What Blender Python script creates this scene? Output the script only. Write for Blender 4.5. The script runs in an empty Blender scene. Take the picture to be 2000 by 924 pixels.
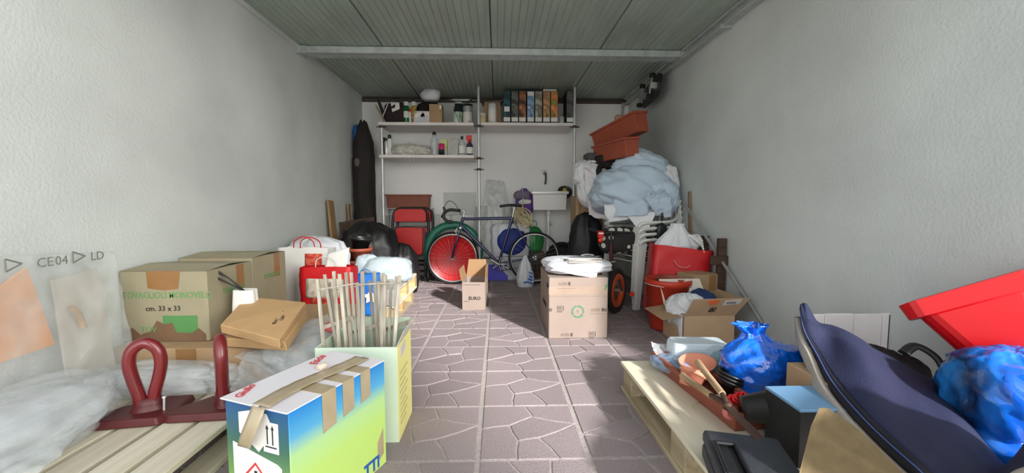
import bpy, bmesh, math, random
from mathutils import Vector, Matrix, noise

V = Vector
SC = bpy.context.scene
COL = SC.collection

# ------------------------------------------------------------------ camera
HCAM, FPX, YAW, PITCH = 0.95, 815.6, 0.0341, 0.0734
_f = V((math.sin(YAW) * math.cos(PITCH), math.cos(YAW) * math.cos(PITCH), -math.sin(PITCH)))
_r = V((math.cos(YAW), -math.sin(YAW), 0))
_u = _r.cross(_f)
cam_data = bpy.data.cameras.new('camera')
cam_data.sensor_width = 36.0
cam_data.sensor_fit = 'HORIZONTAL'
cam_data.lens = 36.0 * FPX / 2000.0
cam_data.clip_start = 0.02
cam = bpy.data.objects.new('camera', cam_data)
COL.objects.link(cam)
cam.matrix_world = Matrix(((_r.x, _u.x, -_f.x, 0), (_r.y, _u.y, -_f.y, 0), (_r.z, _u.z, -_f.z, HCAM), (0, 0, 0, 1)))
SC.camera = cam

# ------------------------------------------------------------------ world, sun, exposure
world = bpy.data.worlds.new('sky')
SC.world = world
world.use_nodes = True
wn = world.node_tree
bg = wn.nodes['Background']
sky = wn.nodes.new('ShaderNodeTexSky')
sky.sky_type = 'HOSEK_WILKIE'
sky.sun_direction = V((0.45, -0.78, 0.44)).normalized()
sky.turbidity = 6.0
sky.ground_albedo = 0.4
hs = wn.nodes.new('ShaderNodeHueSaturation')
hs.inputs['Saturation'].default_value = 0.25
wn.links.new(sky.outputs[0], hs.inputs['Color'])
wn.links.new(hs.outputs[0], bg.inputs['Color'])
bg.inputs['Strength'].default_value = 5.0

SUN_EL, SUN_AZ = math.radians(26.0), math.radians(30.0)     # low sun behind the camera, to its right
sun_data = bpy.data.lights.new('sun', 'SUN')
sun_data.energy = 2.9
sun_data.angle = math.radians(3.5)
sun_data.color = (1.0, 0.97, 0.95)
sun = bpy.data.objects.new('sun', sun_data)
COL.objects.link(sun)
sun_dir = V((-math.sin(SUN_AZ) * math.cos(SUN_EL), math.cos(SUN_AZ) * math.cos(SUN_EL), -math.sin(SUN_EL)))
sun.rotation_euler = sun_dir.to_track_quat('-Z', 'Y').to_euler()
sun.location = (3, -6, 3)

vs = SC.view_settings
vs.view_transform = 'Standard'
vs.look = 'None'
vs.gamma = 1.0
vs.use_curve_mapping = False
vs.exposure = 1.33
SC.render.film_transparent = False

# room (metres): X right, Y away from the camera, Z up
XL, XR, YB, YF, ZC = -1.79, 1.77, 5.70, 1.30, 2.38


def ray(px, py):
    return _f + _r * ((px - 1000.0) / FPX) + _u * ((462.0 - py) / FPX)


def at(px, py, Y):
    d = ray(px, py)
    return V((0, 0, HCAM)) + d * (Y / d.y)


def zat(px, py, Z):
    d = ray(px, py)
    return V((0, 0, HCAM)) + d * ((Z - HCAM) / d.z)


# ------------------------------------------------------------------ materials
def lin(c):
    out = []
    for v in c[:3]:
        v = v / 255.0
        out.append(v / 12.92 if v <= 0.04045 else ((v + 0.055) / 1.055) ** 2.4)
    return (out[0], out[1], out[2], 1.0)


MATS = {}


def mat(name, col, rough=0.6, metal=0.0, var=0.10, scale=6.0, bump=0.0, bscale=60.0, alpha=1.0, trans=0.0,
        spec=0.5, rand=0.0, col2=None, stretch=None, coat=0.0, sss=0.0, detail=4.0):
    if name in MATS:
        return MATS[name]
    m = bpy.data.materials.new(name)
    m.use_nodes = True
    nt = m.node_tree
    b = nt.nodes['Principled BSDF']
    b.inputs['Roughness'].default_value = rough
    b.inputs['Metallic'].default_value = metal
    b.inputs['Specular IOR Level'].default_value = spec
    b.inputs['Alpha'].default_value = alpha
    b.inputs['Transmission Weight'].default_value = trans
    b.inputs['Coat Weight'].default_value = coat
    c = lin(col)
    if col2 is None:
        lo = tuple(v * (1 - var) for v in c[:3]) + (1,)
        hi = tuple(min(1, v * (1 + var)) for v in c[:3]) + (1,)
    else:
        lo, hi = c, lin(col2)
    tc = nt.nodes.new('ShaderNodeTexCoord')
    mp = nt.nodes.new('ShaderNodeMapping')
    nt.links.new(tc.outputs['Object'], mp.inputs['Vector'])
    if stretch:
        mp.inputs['Scale'].default_value = stretch
    n = nt.nodes.new('ShaderNodeTexNoise')
    n.inputs['Scale'].default_value = scale
    n.inputs['Detail'].default_value = detail
    nt.links.new(mp.outputs[0], n.inputs['Vector'])
    r = nt.nodes.new('ShaderNodeValToRGB')
    r.color_ramp.elements[0].position = 0.3
    r.color_ramp.elements[1].position = 0.7
    r.color_ramp.elements[0].color = lo
    r.color_ramp.elements[1].color = hi
    nt.links.new(n.outputs['Fac'], r.inputs['Fac'])
    out = r.outputs['Color']
    if rand:
        oi = nt.nodes.new('ShaderNodeObjectInfo')
        mr = nt.nodes.new('ShaderNodeMapRange')
        mr.inputs['To Min'].default_value = 1 - rand
        mr.inputs['To Max'].default_value = 1 + rand
        nt.links.new(oi.outputs['Random'], mr.inputs['Value'])
        h = nt.nodes.new('ShaderNodeHueSaturation')
        nt.links.new(mr.outputs[0], h.inputs['Value'])
        nt.links.new(out, h.inputs['Color'])
        out = h.outputs['Color']
    nt.links.new(out, b.inputs['Base Color'])
    if bump:
        n2 = nt.nodes.new('ShaderNodeTexNoise')
        n2.inputs['Scale'].default_value = bscale
        n2.inputs['Detail'].default_value = 3.0
        nt.links.new(mp.outputs[0], n2.inputs['Vector'])
        bp = nt.nodes.new('ShaderNodeBump')
        bp.inputs['Strength'].default_value = bump
        bp.inputs['Distance'].default_value = 0.01
        nt.links.new(n2.outputs['Fac'], bp.inputs['Height'])
        nt.links.new(bp.outputs[0], b.inputs['Normal'])
    MATS[name] = m
    return m


def film(name, col, opacity=0.3, rough=0.15):
    """thin clear plastic: partly see-through, glossy, veil-like"""
    if name in MATS:
        return MATS[name]
    m = mat(name, col, rough=rough, var=0.05, scale=20, spec=0.7, bump=0.10, bscale=12)
    nt = m.node_tree
    b = nt.nodes['Principled BSDF']
    lw = nt.nodes.new('ShaderNodeTexNoise')
    lw.inputs['Scale'].default_value = 5
    lw.inputs['Detail'].default_value = 2
    mr = nt.nodes.new('ShaderNodeMapRange')
    mr.inputs['From Min'].default_value = 0.3
    mr.inputs['From Max'].default_value = 0.75
    mr.inputs['To Min'].default_value = opacity * 0.75
    mr.inputs['To Max'].default_value = min(1, opacity * 1.3)
    nt.links.new(lw.outputs['Fac'], mr.inputs['Value'])
    nt.links.new(mr.outputs[0], b.inputs['Alpha'])
    return m


def wood(name, col, dark, axis='Y', scale=3.0, bump=0.15, rand=0.12, knots=True):
    if name in MATS:
        return MATS[name]
    st = {'X': (1, 14, 14), 'Y': (14, 1, 14), 'Z': (14, 14, 1)}[axis]
    return mat(name, dark, col2=col, rough=0.75, scale=scale, stretch=st, bump=bump, bscale=8, rand=rand, detail=6)


def stripes(name, c1, c2, axis=0, freq=60.0, rough=0.7):
    m = mat(name, c1, rough=rough)
    nt = m.node_tree
    b = nt.nodes['Principled BSDF']
    w = nt.nodes.new('ShaderNodeTexWave')
    w.inputs['Scale'].default_value = freq
    tc = nt.nodes.new('ShaderNodeTexCoord')
    nt.links.new(tc.outputs['Object'], w.inputs['Vector'])
    w.bands_direction = 'XYZ'[axis]
    mx = nt.nodes.new('ShaderNodeMix')
    mx.data_type = 'RGBA'
    mx.inputs[6].default_value = lin(c1)
    mx.inputs[7].default_value = lin(c2)
    nt.links.new(w.outputs['Fac'], mx.inputs[0])
    nt.links.new(mx.outputs[2], b.inputs['Base Color'])
    return m


def gradient_print(name, stops, axis, lo, hi, rough=0.5):
    """printed colour ramp along an object axis"""
    m = mat(name, (200, 200, 200), rough=rough)
    nt = m.node_tree
    b = nt.nodes['Principled BSDF']
    tc = nt.nodes.new('ShaderNodeTexCoord')
    sx = nt.nodes.new('ShaderNodeSeparateXYZ')
    nt.links.new(tc.outputs['Object'], sx.inputs[0])
    mr = nt.nodes.new('ShaderNodeMapRange')
    mr.inputs['From Min'].default_value = lo
    mr.inputs['From Max'].default_value = hi
    nt.links.new(sx.outputs['XYZ'.index(axis)], mr.inputs['Value'])
    r = nt.nodes.new('ShaderNodeValToRGB')
    el = r.color_ramp.elements
    el[0].position, el[0].color = stops[0][0], lin(stops[0][1])
    el[1].position, el[1].color = stops[-1][0], lin(stops[-1][1])
    for p, c in stops[1:-1]:
        e = el.new(p)
        e.color = lin(c)
    nt.links.new(mr.outputs[0], r.inputs['Fac'])
    nt.links.new(r.outputs[0], b.inputs['Base Color'])
    return m


def dots(name, ground, spot, cell=0.05, rad=0.38):
    """printed spots on a regular grid"""
    m = mat(name, ground, rough=0.8)
    nt = m.node_tree
    b = nt.nodes['Principled BSDF']
    tc = nt.nodes.new('ShaderNodeTexCoord')
    v = nt.nodes.new('ShaderNodeTexVoronoi')
    v.inputs['Scale'].default_value = 1.0 / cell
    v.inputs['Randomness'].default_value = 0.12
    nt.links.new(tc.outputs['Object'], v.inputs['Vector'])
    lt = nt.nodes.new('ShaderNodeMath')
    lt.operation = 'LESS_THAN'
    lt.inputs[1].default_value = rad
    nt.links.new(v.outputs['Distance'], lt.inputs[0])
    mx = nt.nodes.new('ShaderNodeMix')
    mx.data_type = 'RGBA'
    mx.inputs[6].default_value = lin(ground)
    mx.inputs[7].default_value = lin(spot)
    nt.links.new(lt.outputs[0], mx.inputs[0])
    nt.links.new(mx.outputs[2], b.inputs['Base Color'])
    return m


def blotch(name, cols, scale=8.0, rough=0.6, stretch=None):
    """printed picture-like patches of several colours"""
    m = mat(name, cols[0], rough=rough, scale=scale, stretch=stretch, detail=5)
    nt = m.node_tree
    r = [n for n in nt.nodes if n.type == 'VALTORGB'][0]
    el = r.color_ramp.elements
    k = len(cols)
    for i, c in enumerate(cols):
        p = 0.30 + 0.40 * i / (k - 1)
        if i == 0:
            e = el[0]
        elif i == k - 1:
            e = el[-1]
        else:
            e = el.new(p)
        e.position = p
        e.color = lin(c)
    return m


# ------------------------------------------------------------------ mesh building
def world_matrix(o):
    m = o.matrix_basis.copy()
    while o.parent:
        o = o.parent
        m = o.matrix_basis @ m
    return m


def frame(o, x=None, y=None, z=None):
    """matrix with origin o and given axes"""
    x = V(x).normalized() if x is not None else None
    z = V(z).normalized() if z is not None else None
    if x is None:
        t = V((0, 0, 1)) if abs(z.z) < 0.9 else V((1, 0, 0))
        x = t.cross(z).normalized()
    if z is None:
        t = V((0, 0, 1)) if abs(x.z) < 0.9 else V((0, 1, 0))
        z = (t - x * t.dot(x)).normalized()
    z = (z - x * z.dot(x)).normalized()
    yv = z.cross(x)
    return Matrix(((x.x, yv.x, z.x, o[0]), (x.y, yv.y, z.y, o[1]), (x.z, yv.z, z.z, o[2]), (0, 0, 0, 1)))


class MB:
    def __init__(self):
        self.v, self.f, self.sm = [], [], []

    def add(self, vs_, fs, M=None, smooth=False):
        k = len(self.v)
        for p in vs_:
            p = V(p)
            self.v.append(M @ p if M is not None else p)
        for f in fs:
            self.f.append([k + i for i in f])
            self.sm.append(smooth)
        return self

    def box(self, x0, x1, y0, y1, z0, z1, M=None):
        return self.add([(x0, y0, z0), (x1, y0, z0), (x1, y1, z0), (x0, y1, z0), (x0, y0, z1), (x1, y0, z1), (x1, y1, z1), (x0, y1, z1)],
                        [(0, 3, 2, 1), (4, 5, 6, 7), (0, 1, 5, 4), (1, 2, 6, 5), (2, 3, 7, 6), (3, 0, 4, 7)], M)

    def frustum(self, w0, d0, w1, d1, h, M=None, z0=0.0):
        return self.add([(-w0 / 2, -d0 / 2, z0), (w0 / 2, -d0 / 2, z0), (w0 / 2, d0 / 2, z0), (-w0 / 2, d0 / 2, z0),
                         (-w1 / 2, -d1 / 2, z0 + h), (w1 / 2, -d1 / 2, z0 + h), (w1 / 2, d1 / 2, z0 + h), (-w1 / 2, d1 / 2, z0 + h)],
                        [(0, 3, 2, 1), (4, 5, 6, 7), (0, 1, 5, 4), (1, 2, 6, 5), (2, 3, 7, 6), (3, 0, 4, 7)], M)

    def beam(self, a, b, w, h, up=(0, 0, 1)):
        a, b = V(a), V(b)
        L = (b - a).length
        M = frame(a, x=b - a, z=up) if abs((b - a).normalized().dot(V(up))) < 0.98 else frame(a, x=b - a, z=(1, 0, 0))
        return self.box(0, L, -w / 2, w / 2, -h / 2, h / 2, M)

    def prism(self, poly, z0, z1, M=None, inset=0.0):
        n = len(poly)
        vs_ = [(p[0], p[1], z0) for p in poly]
        if inset:
            cx = sum(p[0] for p in poly) / n
            cy = sum(p[1] for p in poly) / n
            top = []
            for p in poly:
                d = V((p[0] - cx, p[1] - cy))
                L = max(d.length, 1e-6)
                d = d * (max(L - inset, 0) / L)
                top.append((cx + d.x, cy + d.y, z1))
        else:
            top = [(p[0], p[1], z1) for p in poly]
        fs = [tuple(reversed(range(n))), tuple(range(n, 2 * n))]
        for i in range(n):
            j = (i + 1) % n
            fs.append((i, j, n + j, n + i))
        return self.add(vs_ + top, fs, M)

    def tube(self, pts, r, n=8, closed=False, M=None, radii=None, caps=True, flat=1.0):
        pts = [V(p) for p in pts]
        m = len(pts)
        vs_, fs = [], []
        prev = None
        for i, p in enumerate(pts):
            if closed:
                t = (pts[(i + 1) % m] - pts[i - 1]).normalized()
            else:
                t = (pts[min(i + 1, m - 1)] - pts[max(i - 1, 0)]).normalized()
            if prev is None:
                a = V((0, 0, 1)) if abs(t.z) < 0.9 else V((1, 0, 0))
                nx = a.cross(t).normalized()
            else:
                nx = (prev - t * prev.dot(t))
                nx = nx.normalized() if nx.length > 1e-6 else V((1, 0, 0))
            prev = nx
            ny = t.cross(nx)
            rr = radii[i] if radii else r
            for k in range(n):
                a = 2 * math.pi * k / n
                vs_.append(p + nx * (math.cos(a) * rr) + ny * (math.sin(a) * rr * flat))
        for i in range(m if closed else m - 1):
            for k in range(n):
                k2 = (k + 1) % n
                j = (i + 1) % m
                fs.append((i * n + k, i * n + k2, j * n + k2, j * n + k))
        self.add(vs_, fs, M, True)
        if caps and not closed:
            self.add(vs_[:n], [tuple(reversed(range(n)))], M)
            self.add(vs_[-n:], [tuple(range(n))], M)
        return self

    def lathe(self, prof, n=24, M=None, smooth=True, sx=1.0, sy=1.0, arc=2 * math.pi):
        vs_, fs = [], []
        full = abs(arc - 2 * math.pi) < 1e-6
        cols = n if full else n + 1
        for r, z in prof:
            for k in range(cols):
                a = arc * k / n
                vs_.append((r * math.cos(a) * sx, r * math.sin(a) * sy, z))
        for i in range(len(prof) - 1):
            for k in range(n):
                k2 = (k + 1) % cols
                fs.append((i * cols + k, i * cols + k2, (i + 1) * cols + k2, (i + 1) * cols + k))
        return self.add(vs_, fs, M, smooth)

    def grid(self, fn, nu, nv, thick=0.0, M=None, smooth=True):
        P = [[V(fn(i / nu, j / nv)) for j in range(nv + 1)] for i in range(nu + 1)]
        vs_ = [P[i][j] for i in range(nu + 1) for j in range(nv + 1)]
        w = nv + 1
        fs = [(i * w + j, (i + 1) * w + j, (i + 1) * w + j + 1, i * w + j + 1) for i in range(nu) for j in range(nv)]
        if thick:
            N = []
            for i in range(nu + 1):
                for j in range(nv + 1):
                    du = P[min(i + 1, nu)][j] - P[max(i - 1, 0)][j]
                    dv = P[i][min(j + 1, nv)] - P[i][max(j - 1, 0)]
                    nn = du.cross(dv)
                    N.append(nn.normalized() if nn.length > 1e-9 else V((0, 0, 1)))
            K = len(vs_)
            vs_ = vs_ + [vs_[i] - N[i] * thick for i in range(K)]
            fs += [tuple(K + a for a in reversed(f)) for f in fs[:]]
            ring = [i * w for i in range(nu + 1)] + [nu * w + j for j in range(1, nv + 1)] + [i * w + nv for i in range(nu - 1, -1, -1)] + [j for j in range(nv - 1, 0, -1)]
            for a, b in zip(ring, ring[1:] + ring[:1]):
                fs.append((b, a, K + a, K + b))
        return self.add(vs_, fs, M, smooth)

    def build(self, name, material, parent=None, world=False, bevel=0.0, kind=None, merge=False, segs=1):
        vs_ = self.v
        if world and parent is not None:
            Mi = world_matrix(parent).inverted()
            vs_ = [Mi @ p for p in vs_]
        me = bpy.data.meshes.new(name)
        me.from_pydata([tuple(p) for p in vs_], [], self.f)
        me.polygons.foreach_set('use_smooth', self.sm)
        if bevel or merge:
            bm = bmesh.new()
            bm.from_mesh(me)
            if merge:
                bmesh.ops.remove_doubles(bm, verts=bm.verts, dist=1e-5)
            if bevel:
                bmesh.ops.bevel(bm, geom=list(bm.edges), offset=bevel, segments=segs, affect='EDGES', profile=0.5, clamp_overlap=True)
            bm.to_mesh(me)
            bm.free()
        me.materials.append(material)
        me.update()
        o = bpy.data.objects.new(name, me)
        COL.objects.link(o)
        if parent is not None:
            o.parent = parent
        if kind:
            o['kind'] = kind
        return o


def tag(o, label, cat, group=None, kind=None):
    o['label'] = label
    o['category'] = cat
    if group:
        o['group'] = group
    if kind:
        o['kind'] = kind
    return o


def thing(name, label, cat, loc=(0, 0, 0), rotz=0.0, group=None, M=None):
    o = bpy.data.objects.new(name, None)
    o.empty_display_size = 0.05
    COL.objects.link(o)
    if M is not None:
        o.matrix_basis = M
    else:
        o.location = loc
        o.rotation_euler = (0, 0, rotz)
    o['label'] = label
    o['category'] = cat
    if group:
        o['group'] = group
    return o


def solo(mb, name, m, label, cat, loc=None, group=None, **kw):
    """a thing made of one mesh; loc is its base point (mesh given in world space)"""
    if loc is None:
        xs = [p.x for p in mb.v]
        ys = [p.y for p in mb.v]
        loc = V(((min(xs) + max(xs)) / 2, (min(ys) + max(ys)) / 2, min(p.z for p in mb.v)))
    loc = V(loc)
    mb.v = [p - loc for p in mb.v]
    o = mb.build(name, m, **kw)
    o.location = loc
    return tag(o, label, cat, group)


def copy_tree(o, parent=None, top=True):
    c = o.copy()
    COL.objects.link(c)
    if not top:
        c.parent = parent
    for ch in [x for x in bpy.data.objects if x.parent == o]:
        copy_tree(ch, c, False)
    return c


def struct(mb, name, m, parent=None, **kw):
    o = mb.build(name, m, parent, **kw)
    if parent is None:
        o['kind'] = 'structure'
    return o


# soft shapes -------------------------------------------------------
def ridged(p, oct_=3):
    s, a, f = 0.0, 1.0, 1.0
    for _ in range(oct_):
        s += a * (1.0 - 2.0 * abs(noise.noise(p * f)))
        a *= 0.5
        f *= 2.1
    return s / 1.75


def blob(c, rx, ry, rz, seed=0, amp=0.10, freq=2.2, n=44, m=26, p=2.6, lumps=0.15, rotz=0.0):
    """crumpled soft heap standing on z = c.z (superellipsoid with ridged folds)"""
    mb = MB()
    c = V(c)
    off = V((seed * 7.13, seed * 3.71, seed * 1.93))
    R = Matrix.Rotation(rotz, 3, 'Z')
    vs_, fs = [], []
    for i in range(m + 1):
        th = math.pi * i / m
        for k in range(n):
            a = 2 * math.pi * k / n
            d = V((math.sin(th) * math.cos(a), math.sin(th) * math.sin(a), math.cos(th)))
            q = (abs(d.x) ** p + abs(d.y) ** p + abs(d.z) ** p) ** (-1.0 / p)
            g = 1 + amp * ridged(d * freq + off) + lumps * noise.noise(d * 1.3 + off)
            P = V((d.x * rx, d.y * ry, d.z * rz)) * q * g
            P = R @ P
            z = P.z + rz
            if z < 0.0:
                z *= 0.0
            vs_.append(c + V((P.x, P.y, z)))
    for i in range(m):
        for k in range(n):
            k2 = (k + 1) % n
            fs.append((i * n + k, (i + 1) * n + k, (i + 1) * n + k2, i * n + k2))
    mb.add(vs_, fs, None, True)
    return mb


def sack(c, prof, seed=0, folds=9, fold=0.10, crumple=0.05, sx=1.0, sy=1.0, lean=(0, 0), square=2.0, n=48, rotz=0.0, sub=5):
    """bag: profile [(r, z)] swept round, pleats growing towards the gathered top"""
    mb = MB()
    c = V(c)
    off = V((seed * 5.3, seed * 2.9, seed * 8.1))
    # resample the profile
    P = []
    for (r0, z0), (r1, z1) in zip(prof, prof[1:]):
        for s in range(sub):
            t = s / sub
            P.append((r0 + (r1 - r0) * t, z0 + (z1 - z0) * t))
    P.append(prof[-1])
    zmax = max(z for _, z in P)
    R = Matrix.Rotation(rotz, 3, 'Z')
    vs_, fs = [], []
    for r, z in P:
        t = z / max(zmax, 1e-6)
        for k in range(n):
            a = 2 * math.pi * k / n
            q = (abs(math.cos(a)) ** square + abs(math.sin(a)) ** square) ** (-1.0 / square)
            w = 1 + fold * t * math.sin(folds * a + 3 * noise.noise(V((math.cos(a), math.sin(a), z * 4)) + off))
            d = V((math.cos(a), math.sin(a), z * 5))
            w += crumple * ridged(d * 1.9 + off)
            p = R @ V((r * q * w * math.cos(a) * sx, r * q * w * math.sin(a) * sy, 0))
            zz = z + (crumple * 0.4 * zmax * noise.noise(d * 2.3 - off) if 0 < t < 1 else 0)
            vs_.append(c + V((p.x + lean[0] * t * t, p.y + lean[1] * t * t, max(zz, 0.0))))
    m = len(P)
    for i in range(m - 1):
        for k in range(n):
            k2 = (k + 1) % n
            fs.append((i * n + k, i * n + k2, (i + 1) * n + k2, (i + 1) * n + k))
    fs.append(tuple(reversed(range(n))))
    mb.add(vs_, fs, None, True)
    return mb


def sheet(p00, p10, p11, p01, nu=24, nv=24, sag=0.0, amp=0.01, freq=6.0, seed=0, thick=0.002, bow=0.0, edge=0.0):
    """patch between four corners (p00->p10 is u), wrinkled along its normal"""
    p00, p10, p11, p01 = V(p00), V(p10), V(p11), V(p01)
    N = (p10 - p00).cross(p01 - p00).normalized()
    off = V((seed * 3.3, seed * 9.7, seed * 4.1))

    def fn(u, v):
        u2 = u + edge * noise.noise(V((v * 4, seed, 0.3)))
        v2 = v + edge * noise.noise(V((u * 4, seed + 5, 0.7)))
        P = p00 * (1 - u2) * (1 - v2) + p10 * u2 * (1 - v2) + p11 * u2 * v2 + p01 * (1 - u2) * v2
        P = P + N * (amp * ridged(P * freq + off))
        P = P + N * (bow * 4 * u * (1 - u))
        P.z -= sag * 4 * u * (1 - u) * 4 * v * (1 - v)
        return P
    return MB().grid(fn, nu, nv, thick)


def hexa(quad, thick):
    """slab whose top face is the quad (counter-clockwise from above)"""
    q = [V(p) for p in quad]
    N = (q[1] - q[0]).cross(q[3] - q[0]).normalized()
    b = [p - N * thick for p in q]
    return MB().add(b + q, [(0, 3, 2, 1), (4, 5, 6, 7), (0, 1, 5, 4), (1, 2, 6, 5), (2, 3, 7, 6), (3, 0, 4, 7)])


def patch(parent, name, m, O, U, W, poly, lift=0.0012, smooth=False):
    """flat mark laid on a face: origin O, face axes U (right) and W (up), in the parent's space"""
    O, U, W = V(O), V(U).normalized(), V(W).normalized()
    N = U.cross(W)
    M = Matrix(((U.x, W.x, N.x, O.x), (U.y, W.y, N.y, O.y), (U.z, W.z, N.z, O.z), (0, 0, 0, 1)))
    return MB().prism(poly, 0.0002, lift, M).build(name, m, parent)


def rect(x0, y0, x1, y1):
    return [(x0, y0), (x1, y0), (x1, y1), (x0, y1)]


def text(parent, s, m, O, U, W, size, name='lettering', lift=0.0014, sx=1.0, align='LEFT', shear=0.0, bold=0.0):
    cu = bpy.data.curves.new(name, 'FONT')
    cu.body = s
    cu.size = size
    cu.extrude = 0.0004
    cu.offset = bold
    cu.align_x = align
    cu.resolution_u = 2
    cu.shear = shear
    ob = bpy.data.objects.new(name, cu)
    COL.objects.link(ob)
    dg = bpy.context.evaluated_depsgraph_get()
    me = bpy.data.meshes.new_from_object(ob.evaluated_get(dg))
    bpy.data.objects.remove(ob)
    O, U, W = V(O), V(U).normalized(), V(W).normalized()
    N = U.cross(W)
    M = Matrix(((U.x * sx, W.x, N.x, O.x + N.x * lift), (U.y * sx, W.y, N.y, O.y + N.y * lift), (U.z * sx, W.z, N.z, O.z + N.z * lift), (0, 0, 0, 1)))
    me.transform(M)
    me.materials.clear()
    me.materials.append(m)
    o = bpy.data.objects.new(name, me)
    COL.objects.link(o)
    o.parent = parent
    return o


def arc_pts(c, r, a0, a1, n, ax=(1, 0, 0), ay=(0, 0, 1)):
    c, ax, ay = V(c), V(ax), V(ay)
    return [c + ax * (r * math.cos(a0 + (a1 - a0) * i / n)) + ay * (r * math.sin(a0 + (a1 - a0) * i / n)) for i in range(n + 1)]


def smooth_path(pts, k=6):
    """Catmull-Rom through the points"""
    pts = [V(p) for p in pts]
    out = []
    for i in range(len(pts) - 1):
        p0 = pts[max(i - 1, 0)]
        p1, p2 = pts[i], pts[i + 1]
        p3 = pts[min(i + 2, len(pts) - 1)]
        for s in range(k):
            t = s / k
            out.append(0.5 * ((2 * p1) + (p2 - p0) * t + (2 * p0 - 5 * p1 + 4 * p2 - p3) * t * t + (3 * p1 - p0 - 3 * p2 + p3) * t ** 3))
    out.append(pts[-1])
    return out


# common materials
M_WALL = mat('wall_plaster', (208, 213, 210), rough=0.9, var=0.13, scale=1.3, bump=0.28, bscale=75, detail=9)
M_BACK = mat('back_wall_paint', (242, 242, 240), rough=0.85, var=0.05, scale=1.4, bump=0.25, bscale=60)
M_PANEL = mat('roof_panel_steel', (166, 178, 166), rough=0.45, metal=0.15, var=0.10, scale=1.6, stretch=(6, 1, 1))
M_GALV = mat('galvanised_steel', (188, 196, 194), rough=0.42, metal=0.3, var=0.15, scale=14)
M_STONE = mat('pink_grey_paving', (156, 143, 144), rough=0.85, var=0.22, scale=190, bump=0.5, bscale=220, rand=0.09)
M_GROUT = mat('pale_mortar', (176, 166, 162), rough=0.95, var=0.12, scale=40, bump=0.3, bscale=120)
M_CONC = mat('outside_concrete', (214, 210, 204), rough=0.95, var=0.1, scale=3)
M_CARD = mat('brown_cardboard', (176, 146, 112), rough=0.85, var=0.07, scale=9, bump=0.05)
M_CARD_PALE = mat('pale_cardboard', (148, 132, 121), rough=0.85, var=0.05, scale=7, bump=0.05)
M_CARD_IN = mat('cardboard_inside', (150, 118, 84), rough=0.9, var=0.06, scale=9)
M_TAPE = mat('brown_parcel_tape', (150, 112, 70), rough=0.3, var=0.06, scale=12)
M_WHITE = mat('white_plastic', (232, 232, 230), rough=0.45, var=0.03)
M_BLACK = mat('black_plastic', (26, 27, 29), rough=0.38, var=0.1)
M_INK = mat('black_ink', (40, 36, 34), rough=0.8)
M_CLEAR = film('clear_plastic_film', (232, 238, 240), 0.22, 0.10)
M_BUBBLE = film('bubble_wrap_film', (225, 230, 228), 0.26, 0.25)
M_TERRA = mat('terracotta_plastic', (156, 74, 52), rough=0.6, var=0.08, scale=10)
M_RED = mat('red_plastic', (214, 24, 26), rough=0.4, var=0.04)
M_STEEL = mat('bright_steel', (206, 208, 208), rough=0.35, metal=0.35, var=0.05)

# ================================================================== THE SETTING
# floor: mortar bed with crazy-paving stones, six to a stamped tile, each stone its own piece
floor = struct(MB().box(XL - 0.15, XR + 0.15, YF - 0.1, YB + 0.15, -0.12, -0.005), 'floor', M_GROUT)
TILE, TX0, TY0 = 0.4231, -0.0773, 3.1901
_P = {'a': (0, 1), 'b': (.477, 1), 'c': (1, 1), 'd': (0, .52), 'e': (.29, .58), 'f': (.55, .76), 'g': (1, .60), 'h': (.37, .30),
      'i': (.58, .345), 'j': (0, 0), 'k': (.345, 0), 'l': (.74, 0), 'm': (1, 0)}
_S = ['abfed', 'bcgf', 'efgih', 'dehkj', 'hilk', 'igml']


def shrink(poly, d):
    """offset a convex-ish polygon inwards by d"""
    n = len(poly)
    area = sum(poly[i][0] * poly[(i + 1) % n][1] - poly[(i + 1) % n][0] * poly[i][1] for i in range(n))
    if area < 0:
        poly = poly[::-1]
    out = []
    for i in range(n):
        p0, p1, p2 = V(poly[i - 1]), V(poly[i]), V(poly[(i + 1) % n])
        e1, e2 = (p1 - p0).normalized(), (p2 - p1).normalized()
        n1, n2 = V((-e1.y, e1.x)), V((-e2.y, e2.x))
        b = (n1 + n2)
        b = b / max(b.dot(n1), 0.35)
        out.append((p1.x + b.x * d, p1.y + b.y * d))
    return out


def stone_poly(turn, which, seed):
    pts = []
    for ch in _S[which]:
        u, v = _P[ch]
        if turn:
            u, v = 1 - u, 1 - v
        pts.append((u, v))
    # roughen each inner edge with a midpoint
    out = []
    for (a, b) in zip(pts, pts[1:] + pts[:1]):
        out.append(a)
        on_border = (a[0] == b[0] and a[0] in (0, 1)) or (a[1] == b[1] and a[1] in (0, 1))
        if not on_border:
            h = math.sin((a[0] + b[0]) * 37.1 + (a[1] + b[1]) * 51.7) * 0.016
            dx, dy = b[0] - a[0], b[1] - a[1]
            s = 1 if (a > b) else -1
            out.append(((a[0] + b[0]) / 2 - dy * h * s * 3, (a[1] + b[1]) / 2 + dx * h * s * 3))
    gx = 0.0065 / TILE
    out = [(gx + u * (1 - 2 * gx), 0.3 * gx + v * (1 - 0.6 * gx)) for u, v in out]
    return shrink([(u * TILE, v * TILE) for u, v in out], 0.0042)


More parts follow.
